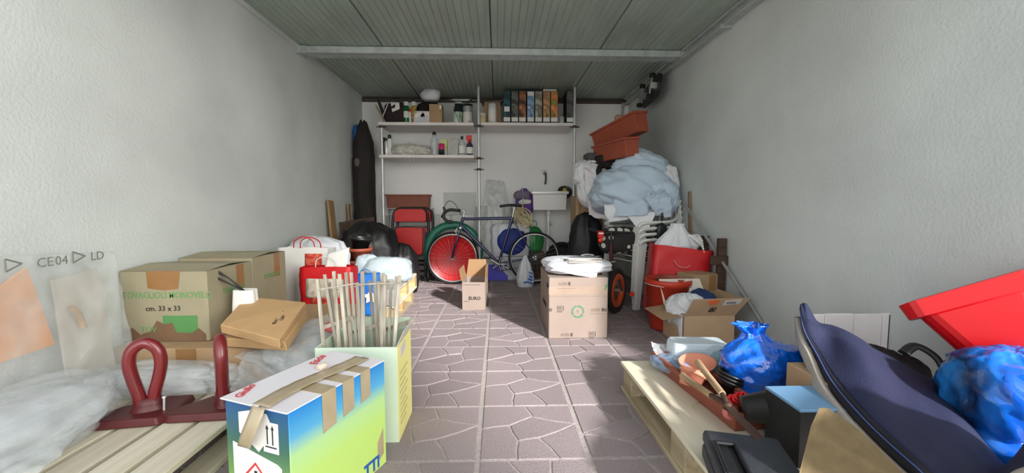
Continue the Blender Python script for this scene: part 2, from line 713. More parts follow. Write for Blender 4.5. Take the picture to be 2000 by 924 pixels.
_stone_mesh = {}
for tn in (0, 1):
    for w in range(6):
        mb = MB().prism(stone_poly(tn, w, 0), -0.012, 0.0, inset=0.003)
        me = bpy.data.meshes.new('paving_stone')
        me.from_pydata([tuple(p) for p in mb.v], [], mb.f)
        me.materials.append(M_STONE)
        _stone_mesh[(tn, w)] = (me, mb)
rnd = random.Random(4)
cells = []
for i in range(-5, 5):
    for j in range(-9, 6):
        x, y = TX0 + i * TILE, TY0 + j * TILE
        if x < XL - TILE or x > XR or y > YB or y + TILE < YF:
            continue
        # how well the photograph shows the cell: the open aisle first
        inn = abs(x + TILE / 2 + 0.1) < 1.0 and 1.0 < y < 5.0
        q = (0 if inn else 10) + y + 0.6 * abs(x + TILE / 2 - 0.05)
        cells.append((q, i, j, x, y))
cells.sort()
rest = MB()
n_st = 0
for q, i, j, x, y in cells:
    # row by row the stamp is turned round
    tn = 1 if ((j == -2 and i in (0, -1)) or (i + j * 3) % 4 == 1) else 0
    if i == 0 and j in (-4, -3):
        tn = 0
    for w in range(6):
        me, mb = _stone_mesh[(tn, w)]
        dz = rnd.uniform(-0.0015, 0.001)
        if n_st < 294:
            o = bpy.data.objects.new('paving_stone', me)
            COL.objects.link(o)
            o.parent = floor
            o.location = (x, y, dz)
            n_st += 1
        else:
            rest.add([p + V((x, y, dz)) for p in mb.v], mb.f)
rest.build('paving_stones', M_STONE, floor, kind='stuff')

# walls: two side walls, back wall, front pier and lintel round the open garage door
struct(MB().box(XL - 0.2, XL, YF - 0.15, YB + 0.2, -0.12, ZC + 0.25), 'wall_left', M_WALL)
struct(MB().box(XR, XR + 0.2, YF - 0.15, YB + 0.2, -0.12, ZC + 0.25), 'wall_right', M_WALL)
struct(MB().box(XL, XR, YB, YB + 0.2, -0.12, ZC + 0.25), 'wall_back', M_BACK)
DZ = 2.34
struct(MB().box(XL - 0.2, XR + 0.2, YF - 0.15, YF - 0.05, DZ, ZC + 0.25), 'wall_front', M_WALL)
struct(MB().box(XL - 4.2, XL - 0.2, YF - 0.15, YF + 0.1, -0.12, ZC + 0.6), 'wall_facade_left', M_WALL)
struct(MB().box(XR + 0.2, XR + 4.2, YF - 0.15, YF + 0.1, -0.12, ZC + 0.6), 'wall_facade_right', M_WALL)
struct(MB().box(-14, 14, -22, YF - 0.1, -0.2, -0.008), 'driveway', M_CONC)

# narrow tower added unseen behind the camera to shade the garage's left half
nb = struct(MB().box(2.1, 4.4, -9.5, -6.0, -0.2, 9.0), 'unseen_shade_tower', mat('shade_tower_render', (206, 204, 198), rough=.9))
# ceiling: ribbed steel roof panels with lengthwise joints
ceil = struct(MB().box(XL - 0.1, XR + 0.1, YF - 0.1, YB + 0.1, ZC + 0.05, ZC + 0.15), 'ceiling', M_PANEL)
seams = [-2.03, -1.03, -0.055, 0.94, 1.94]
for a, b in zip(seams, seams[1:]):
    a, b = max(a, XL), min(b, XR)
    prof = [(a + 0.004, ZC + 0.01)]
    x = a + 0.004
    k = 0
    while x + 0.055 < b:
        prof += [(x + 0.004, ZC), (x + 0.047, ZC), (x + 0.050, ZC + 0.005), (x + 0.054, ZC + 0.005)]
        x += 0.055
    prof += [(b - 0.004, ZC), (b - 0.004, ZC + 0.01)]
    for y0, y1 in ((YF - 0.05, 3.93), (3.935, YB)):
        mb = MB()
        n = len(prof)
        mb.add([(px, y0, pz) for px, pz in prof] + [(px, y1, pz) for px, pz in prof] + [(a + .004, y0, ZC + .05), (b - .004, y0, ZC + .05), (a + .004, y1, ZC + .05), (b - .004, y1, ZC + .05)],
               [(i, n + i, n + i + 1, i + 1) for i in range(n - 1)] + [tuple(range(n)) + (2 * n + 1, 2 * n), tuple(reversed(range(n, 2 * n))) + (2 * n + 2, 2 * n + 3)])
        mb.build('panel', M_PANEL, ceil)
# steel cross beam (hollow section with a lower lip)
beam = MB().box(XL + 0.002, XR - 0.002, 3.90, 3.985, ZC - 0.062, ZC - 0.004).box(XL + 0.002, XR - 0.002, 3.985, 4.05, ZC - 0.062, ZC - 0.052)
bo = beam.build('trim_1', M_GALV, None, bevel=0.003)
bo['kind'] = 'structure'
for x in (XL + 0.045, XR - 0.045):
    MB().box(x - 0.04, x + 0.04, 3.885, 3.90, ZC - 0.075, ZC - 0.006).build('bracket', M_GALV, bo, bevel=0.002)
# dark angle where the roof meets the back wall, cornices along the side walls
M_ANGLE = mat('rusty_angle_iron', (92, 82, 76), rough=0.6, metal=0.3, var=0.2, scale=10)
o = MB().box(XL + .002, XR - .002, YB - 0.012, YB - .002, ZC - 0.062, ZC - .004).box(XL + .002, XR - .002, YB - 0.055, YB - 0.012, ZC - 0.016, ZC - .004).build('trim_2', M_ANGLE)
o['kind'] = 'structure'
o = MB().box(XL + .001, XL + 0.022, YF + .01, YB - .06, ZC - 0.035, ZC - .001).build('trim_3', M_WALL)
o['kind'] = 'structure'
o = MB().box(XR - 0.085, XR - .001, YF + .01, YB - .06, ZC - 0.02, ZC - .001).box(XR - 0.05, XR - .001, YF + .01, YB - .06, ZC - 0.07, ZC - .02).build('trim_4', M_GALV, None, bevel=0.004)
o['kind'] = 'structure'
# conduit running along the cornice and down the back corner
cpts = [(XR - 0.07, YF + .05, ZC - 0.075), (XR - 0.07, 5.50, ZC - 0.075), (XR - 0.085, 5.62, ZC - 0.085), (XR - 0.09, 5.675, ZC - 0.13), (XR - 0.09, 5.675, ZC - 0.9)]
pipe = MB().tube(smooth_path(cpts, 5), 0.014, 10).build('conduit_pipe', mat('grey_pvc', (170, 172, 168), rough=0.5))
tag(pipe, 'thin grey conduit pipe running under the right cornice and down the back corner', 'pipe')
for y in (0.8, 2.0, 3.2, 4.6):
    MB().box(XR - 0.09, XR - 0.002, y - 0.012, y + 0.012, ZC - 0.094, ZC - 0.07).build('pipe_clip', M_GALV, pipe)
# flat painted panel on the back wall beside the middle upright
p0, p1 = at(867, 420, YB - .005), at(930, 376, YB - .005)
o = MB().box(p0.x, p1.x, YB - 0.012, YB - .001, p0.z, p1.z).build('trim_5', mat('pale_access_panel', (205, 208, 204), rough=0.6, var=0.03), None, bevel=0.003)
o['kind'] = 'structure'

# ================================================================== CARTONS AND PALLETS
M_PINE = wood('pine_boards', (228, 222, 202), (208, 198, 172), 'Y', scale=1.6, bump=0.2)
M_PINE_OLD = wood('greyed_pine_boards', (200, 184, 152), (158, 142, 112), 'Y', scale=2.2, bump=0.25)
M_PINE_X = wood('pine_boards_across', (206, 178, 132), (172, 140, 98), 'X', scale=2.2, bump=0.2)


def pallet(label, x0, x1, y0, y1, z0=0.0, m=M_PINE, nb=6, group='wooden pallets', gap=0.022, h=0.144, cap=None):
    t = thing('wooden_pallet', label, 'pallet', ((x0 + x1) / 2, (y0 + y1) / 2, z0), group=group)
    w, d = x1 - x0, y1 - y0
    bw = (w - gap * (nb - 1)) / nb
    rr = random.Random(int(abs(x0 * 100 + y0 * 37)))
    for i in range(nb):
        a = -w / 2 + i * (bw + gap)
        j = rr.uniform(-0.012, 0.012)
        MB().box(a, a + bw, -d / 2 + j, d / 2 + j, h - 0.022, h).build('deck_board', m, t, bevel=0.003)
    for k in range(3):
        yy = -d / 2 + (d - 0.1) * k / 2
        MB().box(-w / 2, w / 2, yy, yy + 0.1, h - 0.044, h - 0.0225).build('stringer_board', M_PINE_X, t, bevel=0.002)
        for q in range(3):
            xx = -w / 2 + (w - 0.1) * q / 2
            MB().box(xx, xx + 0.1, yy, yy + 0.1, 0.0225, h - 0.0445).build('block', M_PINE_X, t, bevel=0.003)
    for q in range(3):
        xx = -w / 2 + (w - 0.1) * q / 2
        MB().box(xx, xx + 0.1, -d / 2, d / 2, 0, 0.022).build('bottom_board', m, t, bevel=0.002)
    return t


pallet('pale pine pallet in the left foreground carrying the two red lifting handles', -1.76, -1.01, 0.55, 1.80, nb=6)
pallet('pine pallet on the left floor under the cartons and the red bag', -1.70, -0.88, 1.90, 3.22, m=M_PINE_OLD)
pallet('lower of two stacked pallets on the left, on the floor below the pale cloth', -1.74, -0.84, 3.28, 4.12, m=M_PINE_OLD)
pallet('upper of two stacked pallets on the left, right under the pale cloth', -1.72, -0.80, 3.27, 4.10, z0=0.145, m=M_PINE)

WALLT = 0.005


def carton_body(t, w, d, h, m, m_in=None, open_top=False, name='body'):
    """closed carton, or an open one with real walls"""
    if not open_top:
        return MB().box(-w / 2, w / 2, -d / 2, d / 2, 0, h).build(name, m, t, bevel=0.004)
    e = WALLT
    mb = MB().box(-w / 2, w / 2, -d / 2, d / 2, 0, e)
    mb.box(-w / 2, w / 2, -d / 2, -d / 2 + e, e, h).box(-w / 2, w / 2, d / 2 - e, d / 2, e, h)
    mb.box(-w / 2, -w / 2 + e, -d / 2 + e, d / 2 - e, e, h).box(w / 2 - e, w / 2, -d / 2 + e, d / 2 - e, e, h)
    return mb.build(name, m, t)


def flap(t, a, b, ang_dir, L, m, taper=0.01, bend=0.0, name='flap'):
    """flap hinged along a-b (parent space), pointing along ang_dir with length L"""
    a, b, n = V(a), V(b), V(ang_dir).normalized()
    u = (b - a).normalized()
    q = [a, b, b + n * L - u * taper, a + n * L + u * taper]
    N = (q[1] - q[0]).cross(q[3] - q[0]).normalized()

    def fn(s, v):
        p = (q[0] * (1 - s) + q[1] * s) * (1 - v) + (q[3] * (1 - s) + q[2] * s) * v
        return p + N * (bend * v * v)
    return MB().grid(fn, 2, 5, 0.004, smooth=False).build(name, m, t)


FR_U, FR_W = (1, 0, 0), (0, 0, 1)          # front face (faces the door): right, up
LF_U = (0, -1, 0)                          # left face seen from the left: towards the viewer is right
RT_U = (0, 1, 0)
M_GREEN_INK = mat('green_ink', (104, 158, 96), rough=0.8)
M_RED_INK = mat('red_ink', (206, 60, 66), rough=0.7)
M_GREEN_TAPE = mat('green_sticker', (86, 142, 82), rough=0.5)

# --- the two napkin cartons on the left
M_CARD_OLIVE = mat('olive_cardboard', (158, 150, 124), rough=0.85, var=0.06, scale=8)
M_STAIN = mat('brown_torn_patch', (118, 92, 68), rough=0.9, var=0.1, scale=14)


def napkin_carton(loc, w, d, h, label, front=True):
    t = thing('carton', label, 'box', loc, group='napkin cartons on the left')
    carton_body(t, w, d, h, M_CARD_OLIVE)
    f = (-w / 2, -d / 2, 0)
    s = (w / 2, -d / 2, 0)
    # tape down the closing seam
    patch(t, 'tape', M_TAPE, (-w / 2, -d / 2, h), (1, 0, 0), (0, 1, 0), rect(w * .40, 0, w * .66, d))
    for k in (0, 1):
        MB().add([(-w / 2, -d / 2 if k == 0 else d / 2, h), (w / 2, -d / 2 if k == 0 else d / 2, h), (w / 2, 0.002 * (1 if k else -1), h + 0.012), (-w / 2, 0.002 * (1 if k else -1), h + 0.016)],
                 [(0, 1, 2, 3)]).build('flap', M_CARD_OLIVE, t)
    if front:
        patch(t, 'tape', M_TAPE, f, FR_U, FR_W, [(w * .31, h), (w * .32, h * .76), (w * .50, h * .73), (w * .67, h * .75), (w * .70, h)])
        text(t, 'TOVAGLIOLI MONOVELO', M_GREEN_INK, (-w / 2 + .010, -d / 2, h * .62), FR_U, FR_W, .044, sx=.80, bold=.0003)
        text(t, 'cm. 33 x 33', M_INK, (-w * .22, -d / 2, h * .44), FR_U, FR_W, .034, bold=.0003)
        text(t, 'TOV', M_GREEN_INK, (-w * .29, -d / 2, h * .14), FR_U, FR_W, .036, bold=.0004)
        patch(t, 'sticker', M_GREEN_TAPE, f, FR_U, FR_W, rect(w * .47, h * .10, w * .87, h * .37))
        patch(t, 'torn_patch', M_STAIN, f, FR_U, FR_W, [(0.01, .004), (w * .96, .004), (w * .96, h * .10), (w * .88, h * .19), (w * .80, h * .12), (w * .62, h * .13), (w * .58, h * .27), (w * .48, h * .25), (w * .40, h * .30), (w * .33, h * .16), (w * .2, h * .1), (w * .12, h * .2), (.01, h * .18)], lift=0.0016)
    patch(t, 'tape', M_TAPE, s, RT_U, FR_W, [(d * .62, h * .99), (d * .62, h * .60), (d * .80, h * .58), (d * .80, h * .99)])
    text(t, 'TOVAGLIOLI', M_GREEN_INK, (w / 2, -d / 2 + d * .30, h * .60), RT_U, FR_W, .040, sx=.8, bold=.0005)
    return t


napkin_carton((-1.575, 2.18, 0.306), 0.40, 0.36, 0.337, 'olive brown carton with TOVAGLIOLI MONOVELO printed on its front and green sticker')
napkin_carton((-1.58, 2.56, 0.306), 0.40, 0.37, 0.352, 'olive brown napkin carton standing directly behind the one with green sticker', front=False)
t = thing('carton', 'low brown carton on left pallet carrying the napkin cartons and flat boxes', 'box', (-1.34, 2.33, 0.146))
carton_body(t, 0.84, 0.86, 0.158, M_CARD)
patch(t, 'tape', M_TAPE, (-.42, -.43, 0), FR_U, FR_W, rect(.30, .06, .39, .157))

# --- two flat brown mailing boxes stacked skew
def flat_box(quad, th, label, ink):
    mb = hexa(quad, th)
    c = sum((V(p) for p in quad), V((0, 0, 0))) / 4
    t = thing('flat_box', label, 'box', c - V((0, 0, th)), group='flat mailing boxes')
    mb.build('body', mat('tan_mailing_board', (196, 158, 112), rough=0.8, var=0.05, scale=12), t, world=True, bevel=0.003)
    if ink:
        q = [V(p) - t.location for p in quad]
        U, W = (q[1] - q[0]).normalized(), (q[3] - q[0]).normalized()
        N = U.cross(W).normalized()
        W = N.cross(U)
        side = ((q[3] - q[0]) * .5 + (q[2] - q[1]) * .5).normalized()
        for uu, vv, s_ in ((.80, .30, 'FRAGILE'), (.86, .42, 'CARTA'), (.80, .66, 'N. 12')):
            O = q[0] * (1 - uu) * (1 - vv) + q[1] * uu * (1 - vv) + q[2] * uu * vv + q[3] * (1 - uu) * vv
            text(t, s_, M_INK, O + N * .001, side, N.cross(side), .022, bold=.0003)
    return t


flat_box([at(430, 634, 1.85), at(545, 664, 1.70), at(597, 590, 2.05), at(481, 579, 2.20)], .040, 'upper of two flat tan mailing boxes, with small black print', True)
flat_box([at(437, 661, 1.855), at(556, 668, 1.72), at(598, 606, 2.05), at(490, 604, 2.19)], .042, 'lower of two flat tan mailing boxes, lying on the clear plastic', False)

# --- small white paper carrier with a black cord behind them
t = thing('paper_bag', 'small white paper carrier with black cord handle behind the flat boxes', 'bag', (-1.27, 2.12, 0.306))
M_PAPER = mat('white_paper', (236, 234, 230), rough=0.7, var=0.03)
sack((0, 0, 0), [(.055, 0), (.056, .08), (.053, .16), (.050, .225)], seed=3, folds=4, fold=.05, crumple=.02, sx=1.0, sy=.6, square=6, n=32).build('body', M_PAPER, t)
a = V((-.02, -.02, .21))
for k, dx in enumerate((0, .012)):
    MB().tube(smooth_path([a + V((.03 + dx, 0, 0)), a + V((-.02, -.01, .04)), a + V((-.10 - dx, -.02, .09)), a + V((-.125 - dx, -.02, .115)), a + V((-.10, -.015, .12 - dx)), a + V((-.04, 0, .07)), a + V((.02 + dx, .01, 0))], 6), .0035, 6).build('handle', M_BLACK, t)

# --- blue to lime product carton standing on the floor, front left
bw, bd, bh = .415, .243, .389
bc = (zat(574, 805, bh) + zat(640, 688, bh)) / 2
u = (V((zat(758, 703, bh).x, zat(758, 703, bh).y)) - V((zat(574, 805, bh).x, zat(574, 805, bh).y)))
rz = math.atan2(u.y, u.x)
t = thing('carton', 'carton fading from blue to lime green with taped white top, left foreground', 'box', (bc.x, bc.y, 0), rz)
M_BLUELIME = gradient_print('blue_to_lime_print', [(0.0, (196, 226, 120)), (.45, (188, 222, 118)), (.66, (178, 218, 150)), (.80, (86, 170, 214)), (1.0, (28, 130, 206))], 'Z', 0, bh)
M_END = gradient_print('shaded_end_print', [(0.0, (176, 206, 96)), (.45, (116, 158, 84)), (.70, (62, 108, 92)), (1.0, (22, 84, 140))], 'Z', 0, bh)  # darker copy of the side print, shade on this end put into the colour
M_WHITECARD = mat('white_coated_card', (236, 232, 236), rough=0.5, var=0.03)
M_TAPE_OLD = mat('greyish_packing_tape', (176, 160, 130), rough=0.22, var=0.08, scale=18, spec=.8)
MB().box(-bw / 2, bw / 2, -bd / 2, bd / 2, 0, bh - .004).build('body', M_BLUELIME, t, bevel=.003)
MB().box(-bw / 2 - .0015, -bw / 2 + .001, -bd / 2 + .002, bd / 2 - .002, .001, bh - .004).build('end_panel', M_END, t)
# the two top flaps, meeting under the tape
MB().box(-bw / 2 - .004, bw / 2, -bd / 2, -.022, bh - .0038, bh).build('flap', M_WHITECARD, t)
MB().add([(-bw / 2 - .012, -.020, bh + .002), (bw / 2, -.020, bh), (bw / 2, bd / 2 + .004, bh), (-bw / 2 - .012, bd / 2 + .004, bh + .003), (-bw / 2 - .012, -.020, bh + .006), (bw / 2, -.020, bh + .004), (bw / 2, bd / 2 + .004, bh + .004), (-bw / 2 - .012, bd / 2 + .004, bh + .007)],
         [(0, 3, 2, 1), (4, 5, 6, 7), (0, 1, 5, 4), (1, 2, 6, 5), (2, 3, 7, 6), (3, 0, 4, 7)]).build('flap', M_WHITECARD, t)
# long strip of tape along the top and loose down the end
MB().grid(lambda s, v: V((-bw / 2 - .006 + s * bw * .97, -.058 + .062 * v + .012 * math.sin(s * 5), bh + .0068 + .0018 * noise.noise(V((s * 14, v * 3, 1))))), 26, 4, .0006).build('tape', M_TAPE_OLD, t)
MB().grid(lambda s, v: V((-bw / 2 - .012 - .022 * math.sin(s * 2.6), -.052 + .05 * v + .05 * s * s, bh + .005 - s * .12)), 12, 4, .0006).build('tape', M_TAPE_OLD, t)
for x0, x1, drop in ((-.205 + .115, -.205 + .172, .115), (-.205 + .200, -.205 + .252, .105), (-.205 + .283, -.205 + .332, .098)):
    MB().box(x0, x1, -bd / 2 - .0012, -.03, bh + .0002, bh + .0014).add([(x0, -bd / 2 - .0014, bh + .001), (x1, -bd / 2 - .0014, bh + .001), (x1 - .001, -bd / 2 - .0014, bh - drop), (x0 + .001, -bd / 2 - .0014, bh - drop - .008)], [(0, 3, 2, 1)]).build('tape', M_TAPE_OLD, t)
patch(t, 'tape', M_TAPE_OLD, (-bw / 2, -bd / 2, 0), FR_U, FR_W, [(.365, .03), (.398, .045), (.398, .14), (.365, .10)])
# paper scrap stuck on the tape
blob((.055, .018, bh + .006), .016, .011, .008, seed=4, amp=.3).build('paper_scrap', mat('torn_paper', (226, 208, 188), rough=.9), t)
# writing and marks
text(t, 'Giulio', M_RED_INK, (-bw / 2 + .008, bd / 2 - .055, bh + .0075), (.9, .45, 0), (-.45, .9, 0), .036, bold=.0004, shear=.2)
text(t, 'Etichi', M_RED_INK, (.075, bd / 2 - .055, bh + .005), (.93, .36, 0), (-.36, .93, 0), .040, bold=.0004, shear=.2)
EU = (0, -1, 0)
O = (-bw / 2 - .002, bd / 2, 0)
patch(t, 'label_sheet', M_PAPER, O, EU, FR_W, [(.027, .0), (.215, .0), (.215, .222), (.200, .232), (.027, .268)])
patch(t, 'label_sheet', M_PAPER, O, EU, FR_W, rect(.150, .262, .207, .350))
patch(t, 'torn_edge', M_PAPER, O, EU, FR_W, [(.055, .30), (.10, .275), (.13, .255), (.16, .29), (.18, .345), (.165, .372), (.10, .372), (.055, .36)], lift=.001)
cx, cz, r1 = .115, .172, .050
MRD = mat('hazard_red', (206, 62, 60), rough=.6)
for k in range(4):
    a0, a1 = math.pi / 2 * k, math.pi / 2 * (k + 1)
    pts = [(cx + r1 * math.cos(a0), cz + r1 * math.sin(a0)), (cx + r1 * math.cos(a1), cz + r1 * math.sin(a1)), (cx + (r1 - .009) * math.cos(a1), cz + (r1 - .009) * math.sin(a1)), (cx + (r1 - .009) * math.cos(a0), cz + (r1 - .009) * math.sin(a0))]
    patch(t, 'hazard_border', MRD, O, EU, FR_W, pts, lift=.002)
patch(t, 'exclamation_mark', M_INK, O, EU, FR_W, [(cx - .003, cz - .008), (cx + .003, cz - .008), (cx + .0055, cz + .024), (cx - .0055, cz + .024)], lift=.002)
patch(t, 'exclamation_mark', M_INK, O, EU, FR_W, [(cx + .0055 * math.cos(q * .7854), cz - .018 + .0055 * math.sin(q * .7854)) for q in range(8)], lift=.002)
text(t, 'ATTENZIONE', M_INK, V(O) + V((0, -.042, .098)), EU, FR_W, .022, bold=.0004)
for xx in (.166, .186):
    patch(t, 'arrow_mark', M_INK, O, EU, FR_W, [(xx - .002, .286), (xx + .002, .286), (xx + .002, .330), (xx + .0055, .330), (xx, .342), (xx - .0055, .330), (xx - .002, .330)], lift=.002)
patch(t, 'arrow_mark', M_INK, O, EU, FR_W, rect(.158, .277, .200, .2805), lift=.002)
text(t, 'TTI', mat('blue_ink', (30, 88, 176), rough=.6), (.085, -bd / 2, .012), FR_U, FR_W, .062, sx=.9, bold=.002)

# --- pale green and yellow carton behind it, open, holding the garden stakes
sx0, sx1, sy0, sy1, sh = -.72, -.40, 1.63, 1.88, .392
t = thing('carton', 'open pale green carton with yellow side holding the wooden stakes', 'box', ((sx0 + sx1) / 2, (sy0 + sy1) / 2, 0))
w, d = sx1 - sx0, sy1 - sy0
M_PALEGREEN = mat('pale_green_card', (206, 222, 200), rough=.7, var=.03)
carton_body(t, w, d, sh, M_PALEGREEN, open_top=True)
M_YEL = mat('lemon_yellow_card', (240, 234, 150), rough=.6, var=.02)
MB().box(w / 2 + .0003, w / 2 + .002, -d / 2, d / 2, .002, sh).build('side_panel', M_YEL, t)
for k in range(9):
    patch(t, 'fine_print', mat('grey_ink', (178, 172, 130), rough=.8), (w / 2 + .002, -d / 2, 0), RT_U, FR_W, rect(.03, .06 + k * .026, .03 + .10 + .02 * (k % 3), .064 + k * .026))
patch(t, 'print_block', mat('lilac_ink', (206, 198, 206), rough=.8), (w / 2 + .002, -d / 2, 0), RT_U, FR_W, [(.05, .33), (.13, .345), (.13, .385), (.05, .37)])
flap(t, (w / 2, -d / 2 + .01, sh), (w / 2, d / 2 - .01, sh), (.25, .2, .55), .07, stripes('lined_card', (226, 222, 212), (170, 166, 158), 1, 40), taper=-.02)
flap(t, (w / 2 - .01, d / 2, sh), (-w / 2 + .01, d / 2, sh), (0, .95, .25), .10, M_PALEGREEN)

# bundle of old garden stakes (folded trellis fence) standing in the carton
M_STAKE = wood('weathered_stakes', (204, 198, 184), (150, 140, 122), 'Z', scale=4, bump=.3, rand=.18)
t = thing('trellis_fence', 'bundle of grey weathered wooden stakes standing in the pale green carton', 'trellis', ((sx0 + sx1) / 2, (sy0 + sy1) / 2, .006))
rs = random.Random(11)
tops = [(620, 545), (634, 536), (652, 530), (663, 535), (676, 532), (686, 532), (708, 530), (722, 548), (731, 530), (748, 533), (753, 537), (764, 545), (774, 540), (781, 538), (642, 552), (698, 552), (740, 550), (669, 546)]
for k, (px, py) in enumerate(tops):
    yy = 1.70 + .14 * ((k * 7) % 10) / 10
    top = at(px, py, yy)
    bot = V((sx0 + .03 + (sx1 - sx0 - .06) * min(1, max(0, (px - 612) / 178.0)) + rs.uniform(-.02, .02), 1.67 + .16 * ((k * 5) % 9) / 9, .012))
    MB().beam(bot, top, .0125 + rs.uniform(-.002, .003), .007, up=(0, 1, 0)).build('stake', M_STAKE, t, world=True)
for k, (a, b, yy) in enumerate((((622, 566), (700, 553), 1.690), ((700, 556), (785, 552), 1.692), ((640, 569), (760, 548), 1.845))):
    MB().tube([at(a[0], a[1], yy), at(b[0], b[1], yy)], .0035, 6).build('tie_wire', M_STAKE, t, world=True)
for k, (px, py) in enumerate(((630, 640), (690, 650), (750, 645))):
    p = at(px, py, 1.80)
    q = at(px + 60, py - 20, 1.76)
    MB().beam(p, q, .016, .007, up=(0, 1, 0)).build('stake', M_STAKE, t, world=True)

# --- EURO carton, open, on the floor in the aisle
ex0, ex1, ey0, ey1, eh = -.318, -.108, 3.78, 4.10, .254
t = thing('carton', 'small open carton printed EURO standing in the aisle before the bicycle', 'box', ((ex0 + ex1) / 2, (ey0 + ey1) / 2, 0), math.radians(-3))
w, d = ex1 - ex0, ey1 - ey0
carton_body(t, w, d, eh, M_CARD_PALE, open_top=True)
text(t, 'EURO', M_INK, (-.048, -d / 2, eh * .36), FR_U, FR_W, .042, bold=.0012)
patch(t, 'print_line', M_INK, (-w / 2, -d / 2, 0), FR_U, FR_W, rect(.01, .075, .06, .078))
patch(t, 'print_line', M_INK, (-w / 2, -d / 2, 0), FR_U, FR_W, rect(.012, eh * .9, .16, eh * .912))
flap(t, (w / 2, -d / 2 + .01, eh), (w / 2, d / 2, eh), (.05, .05, 1), .14, M_CARD_IN, taper=.03)
flap(t, (w / 2, d / 2, eh), (-w / 2, d / 2, eh), (0, .15, 1), .17, M_CARD_IN, taper=.02)
flap(t, (-w / 2, d / 2, eh), (-w / 2, -d / 2, eh), (-.30, 0, .75), .12, M_CARD_IN, taper=.01, bend=-.02)
flap(t, (-w / 2, -d / 2, eh), (w / 2, -d / 2, eh), (0, .9, -.35), .10, M_CARD_PALE)

# --- big AGRIEURO carton
gx0, gx1, gy0, gy1, gh = .362, .785, 2.92, 3.50, .44
t = thing('carton', 'large pale carton with green recycling ring standing in the middle of the floor', 'box', ((gx0 + gx1) / 2, (gy0 + gy1) / 2, 0))
w, d = gx1 - gx0, gy1 - gy0
carton_body(t, w, d, gh, M_CARD_PALE)
G0 = V((-w / 2, -d / 2, 0))
M_GREYINK = mat('worn_ink', (130, 112, 98), rough=.85)
M_RING = mat('recycling_green', (74, 124, 92), rough=.7)


def upmark(O, U, x, z, s=.036):
    for k in range(4):
        q = [rect(x, z, x + s, z + .0022), rect(x, z + s - .0022, x + s, z + s), rect(x, z, x + .0022, z + s), rect(x + s - .0022, z, x + s, z + s)][k]
        patch(t, 'box_mark', M_INK, O, U, FR_W, q)
    for xx in (x + s * .34, x + s * .66):
        patch(t, 'box_mark', M_INK, O, U, FR_W, [(xx - .0015, z + .008), (xx + .0015, z + .008), (xx + .0015, z + .020), (xx + .005, z + .020), (xx, z + .029), (xx - .005, z + .020), (xx - .0015, z + .020)])
    patch(t, 'box_mark', M_INK, O, U, FR_W, rect(x + s + .008, z, x + s + .011, z + s))
    patch(t, 'box_mark', M_INK, O, U, FR_W, rect(x - .002, z - .009, x + s, z - .006))


def brand(O, U, x, z, s=.030, full=True):
    OO = V(O) + V(U) * x + V((0, 0, z))
    text(t, 'AGRI', M_GREYINK, OO, U, FR_W, s, bold=.0008)
    text(t, 'EURO' if full else 'E', M_INK, OO + V(U) * (s * 2.45), U, FR_W, s, bold=.0010)


brand(G0, FR_U, .065, .388, full=False)
brand(G0, FR_U, .085, .018, full=False)
OO = G0 + V((.300, 0, .198))
text(t, 'AGRI', M_GREYINK, OO, FR_U, FR_W, .030, bold=.0008)
text(t, 'EU', M_INK, OO + V((.080, 0, 0)), FR_U, FR_W, .030, bold=.001)
text(t, 'O', M_INK, G0 + V((.001, 0, .20)), FR_U, FR_W, .028, bold=.001)
patch(t, 'print_line', M_GREYINK, G0, FR_U, FR_W, rect(.06, .362, .19, .365))
patch(t, 'print_line', M_GREYINK, G0, FR_U, FR_W, rect(.300, .178, .42, .182))
patch(t, 'print_line', M_GREYINK, G0, FR_U, FR_W, rect(.0, .306, .42, .3075))
patch(t, 'tape', mat('clear_parcel_tape', (160, 140, 124), rough=.3), G0, FR_U, FR_W, rect(0.0, .32, .42, .375), lift=.0006)
upmark(G0, FR_U, .060, .202)
upmark(G0, FR_U, .290, .012)
for k in range(3):       # recycling ring: three curved arrows
    a0 = math.radians(100 + 120 * k)
    a1 = a0 + math.radians(95)
    ro, ri = .046, .035
    c = (.208, .195)
    outer = [(c[0] + ro * math.cos(a0 + (a1 - a0) * i / 8), c[1] + ro * math.sin(a0 + (a1 - a0) * i / 8)) for i in range(9)]
    inner = [(c[0] + ri * math.cos(a1 + (a0 - a1) * i / 8), c[1] + ri * math.sin(a1 + (a0 - a1) * i / 8)) for i in range(9)]
    for i in range(8):
        patch(t, 'recycling_arrow', M_RING, G0, FR_U, FR_W, [outer[i], outer[i + 1], inner[7 - i], inner[8 - i]])
    e = a1 + .22
    patch(t, 'recycling_arrow', M_RING, G0, FR_U, FR_W, [(c[0] + .053 * math.cos(a1), c[1] + .053 * math.sin(a1)), (c[0] + .040 * math.cos(e + .1), c[1] + .040 * math.sin(e + .1)), (c[0] + .027 * math.cos(a1), c[1] + .027 * math.sin(a1))])
text(t, 'T', M_RING, G0 + V((.199, 0, .183)), FR_U, FR_W, .03)
patch(t, 'recycling_arrow', M_RING, G0, FR_U, FR_W, [(.398, .345), (.42, .375), (.42, .40), (.405, .38)])
L0 = V((-w / 2, d / 2, 0))
text(t, 'AGRIEURO', M_INK, L0 + V((0, -.20, .19)), LF_U, FR_W, .05, bold=.001)
text(t, 'AGRI', M_INK, L0 + V((0, -.46, .36)), LF_U, FR_W, .045, bold=.001)
patch(t, 'seam', M_CARD_IN, (-w / 2, -d / 2, gh), (1, 0, 0), (0, 1, 0), rect(w / 2 - .002, 0, w / 2 + .002, d))

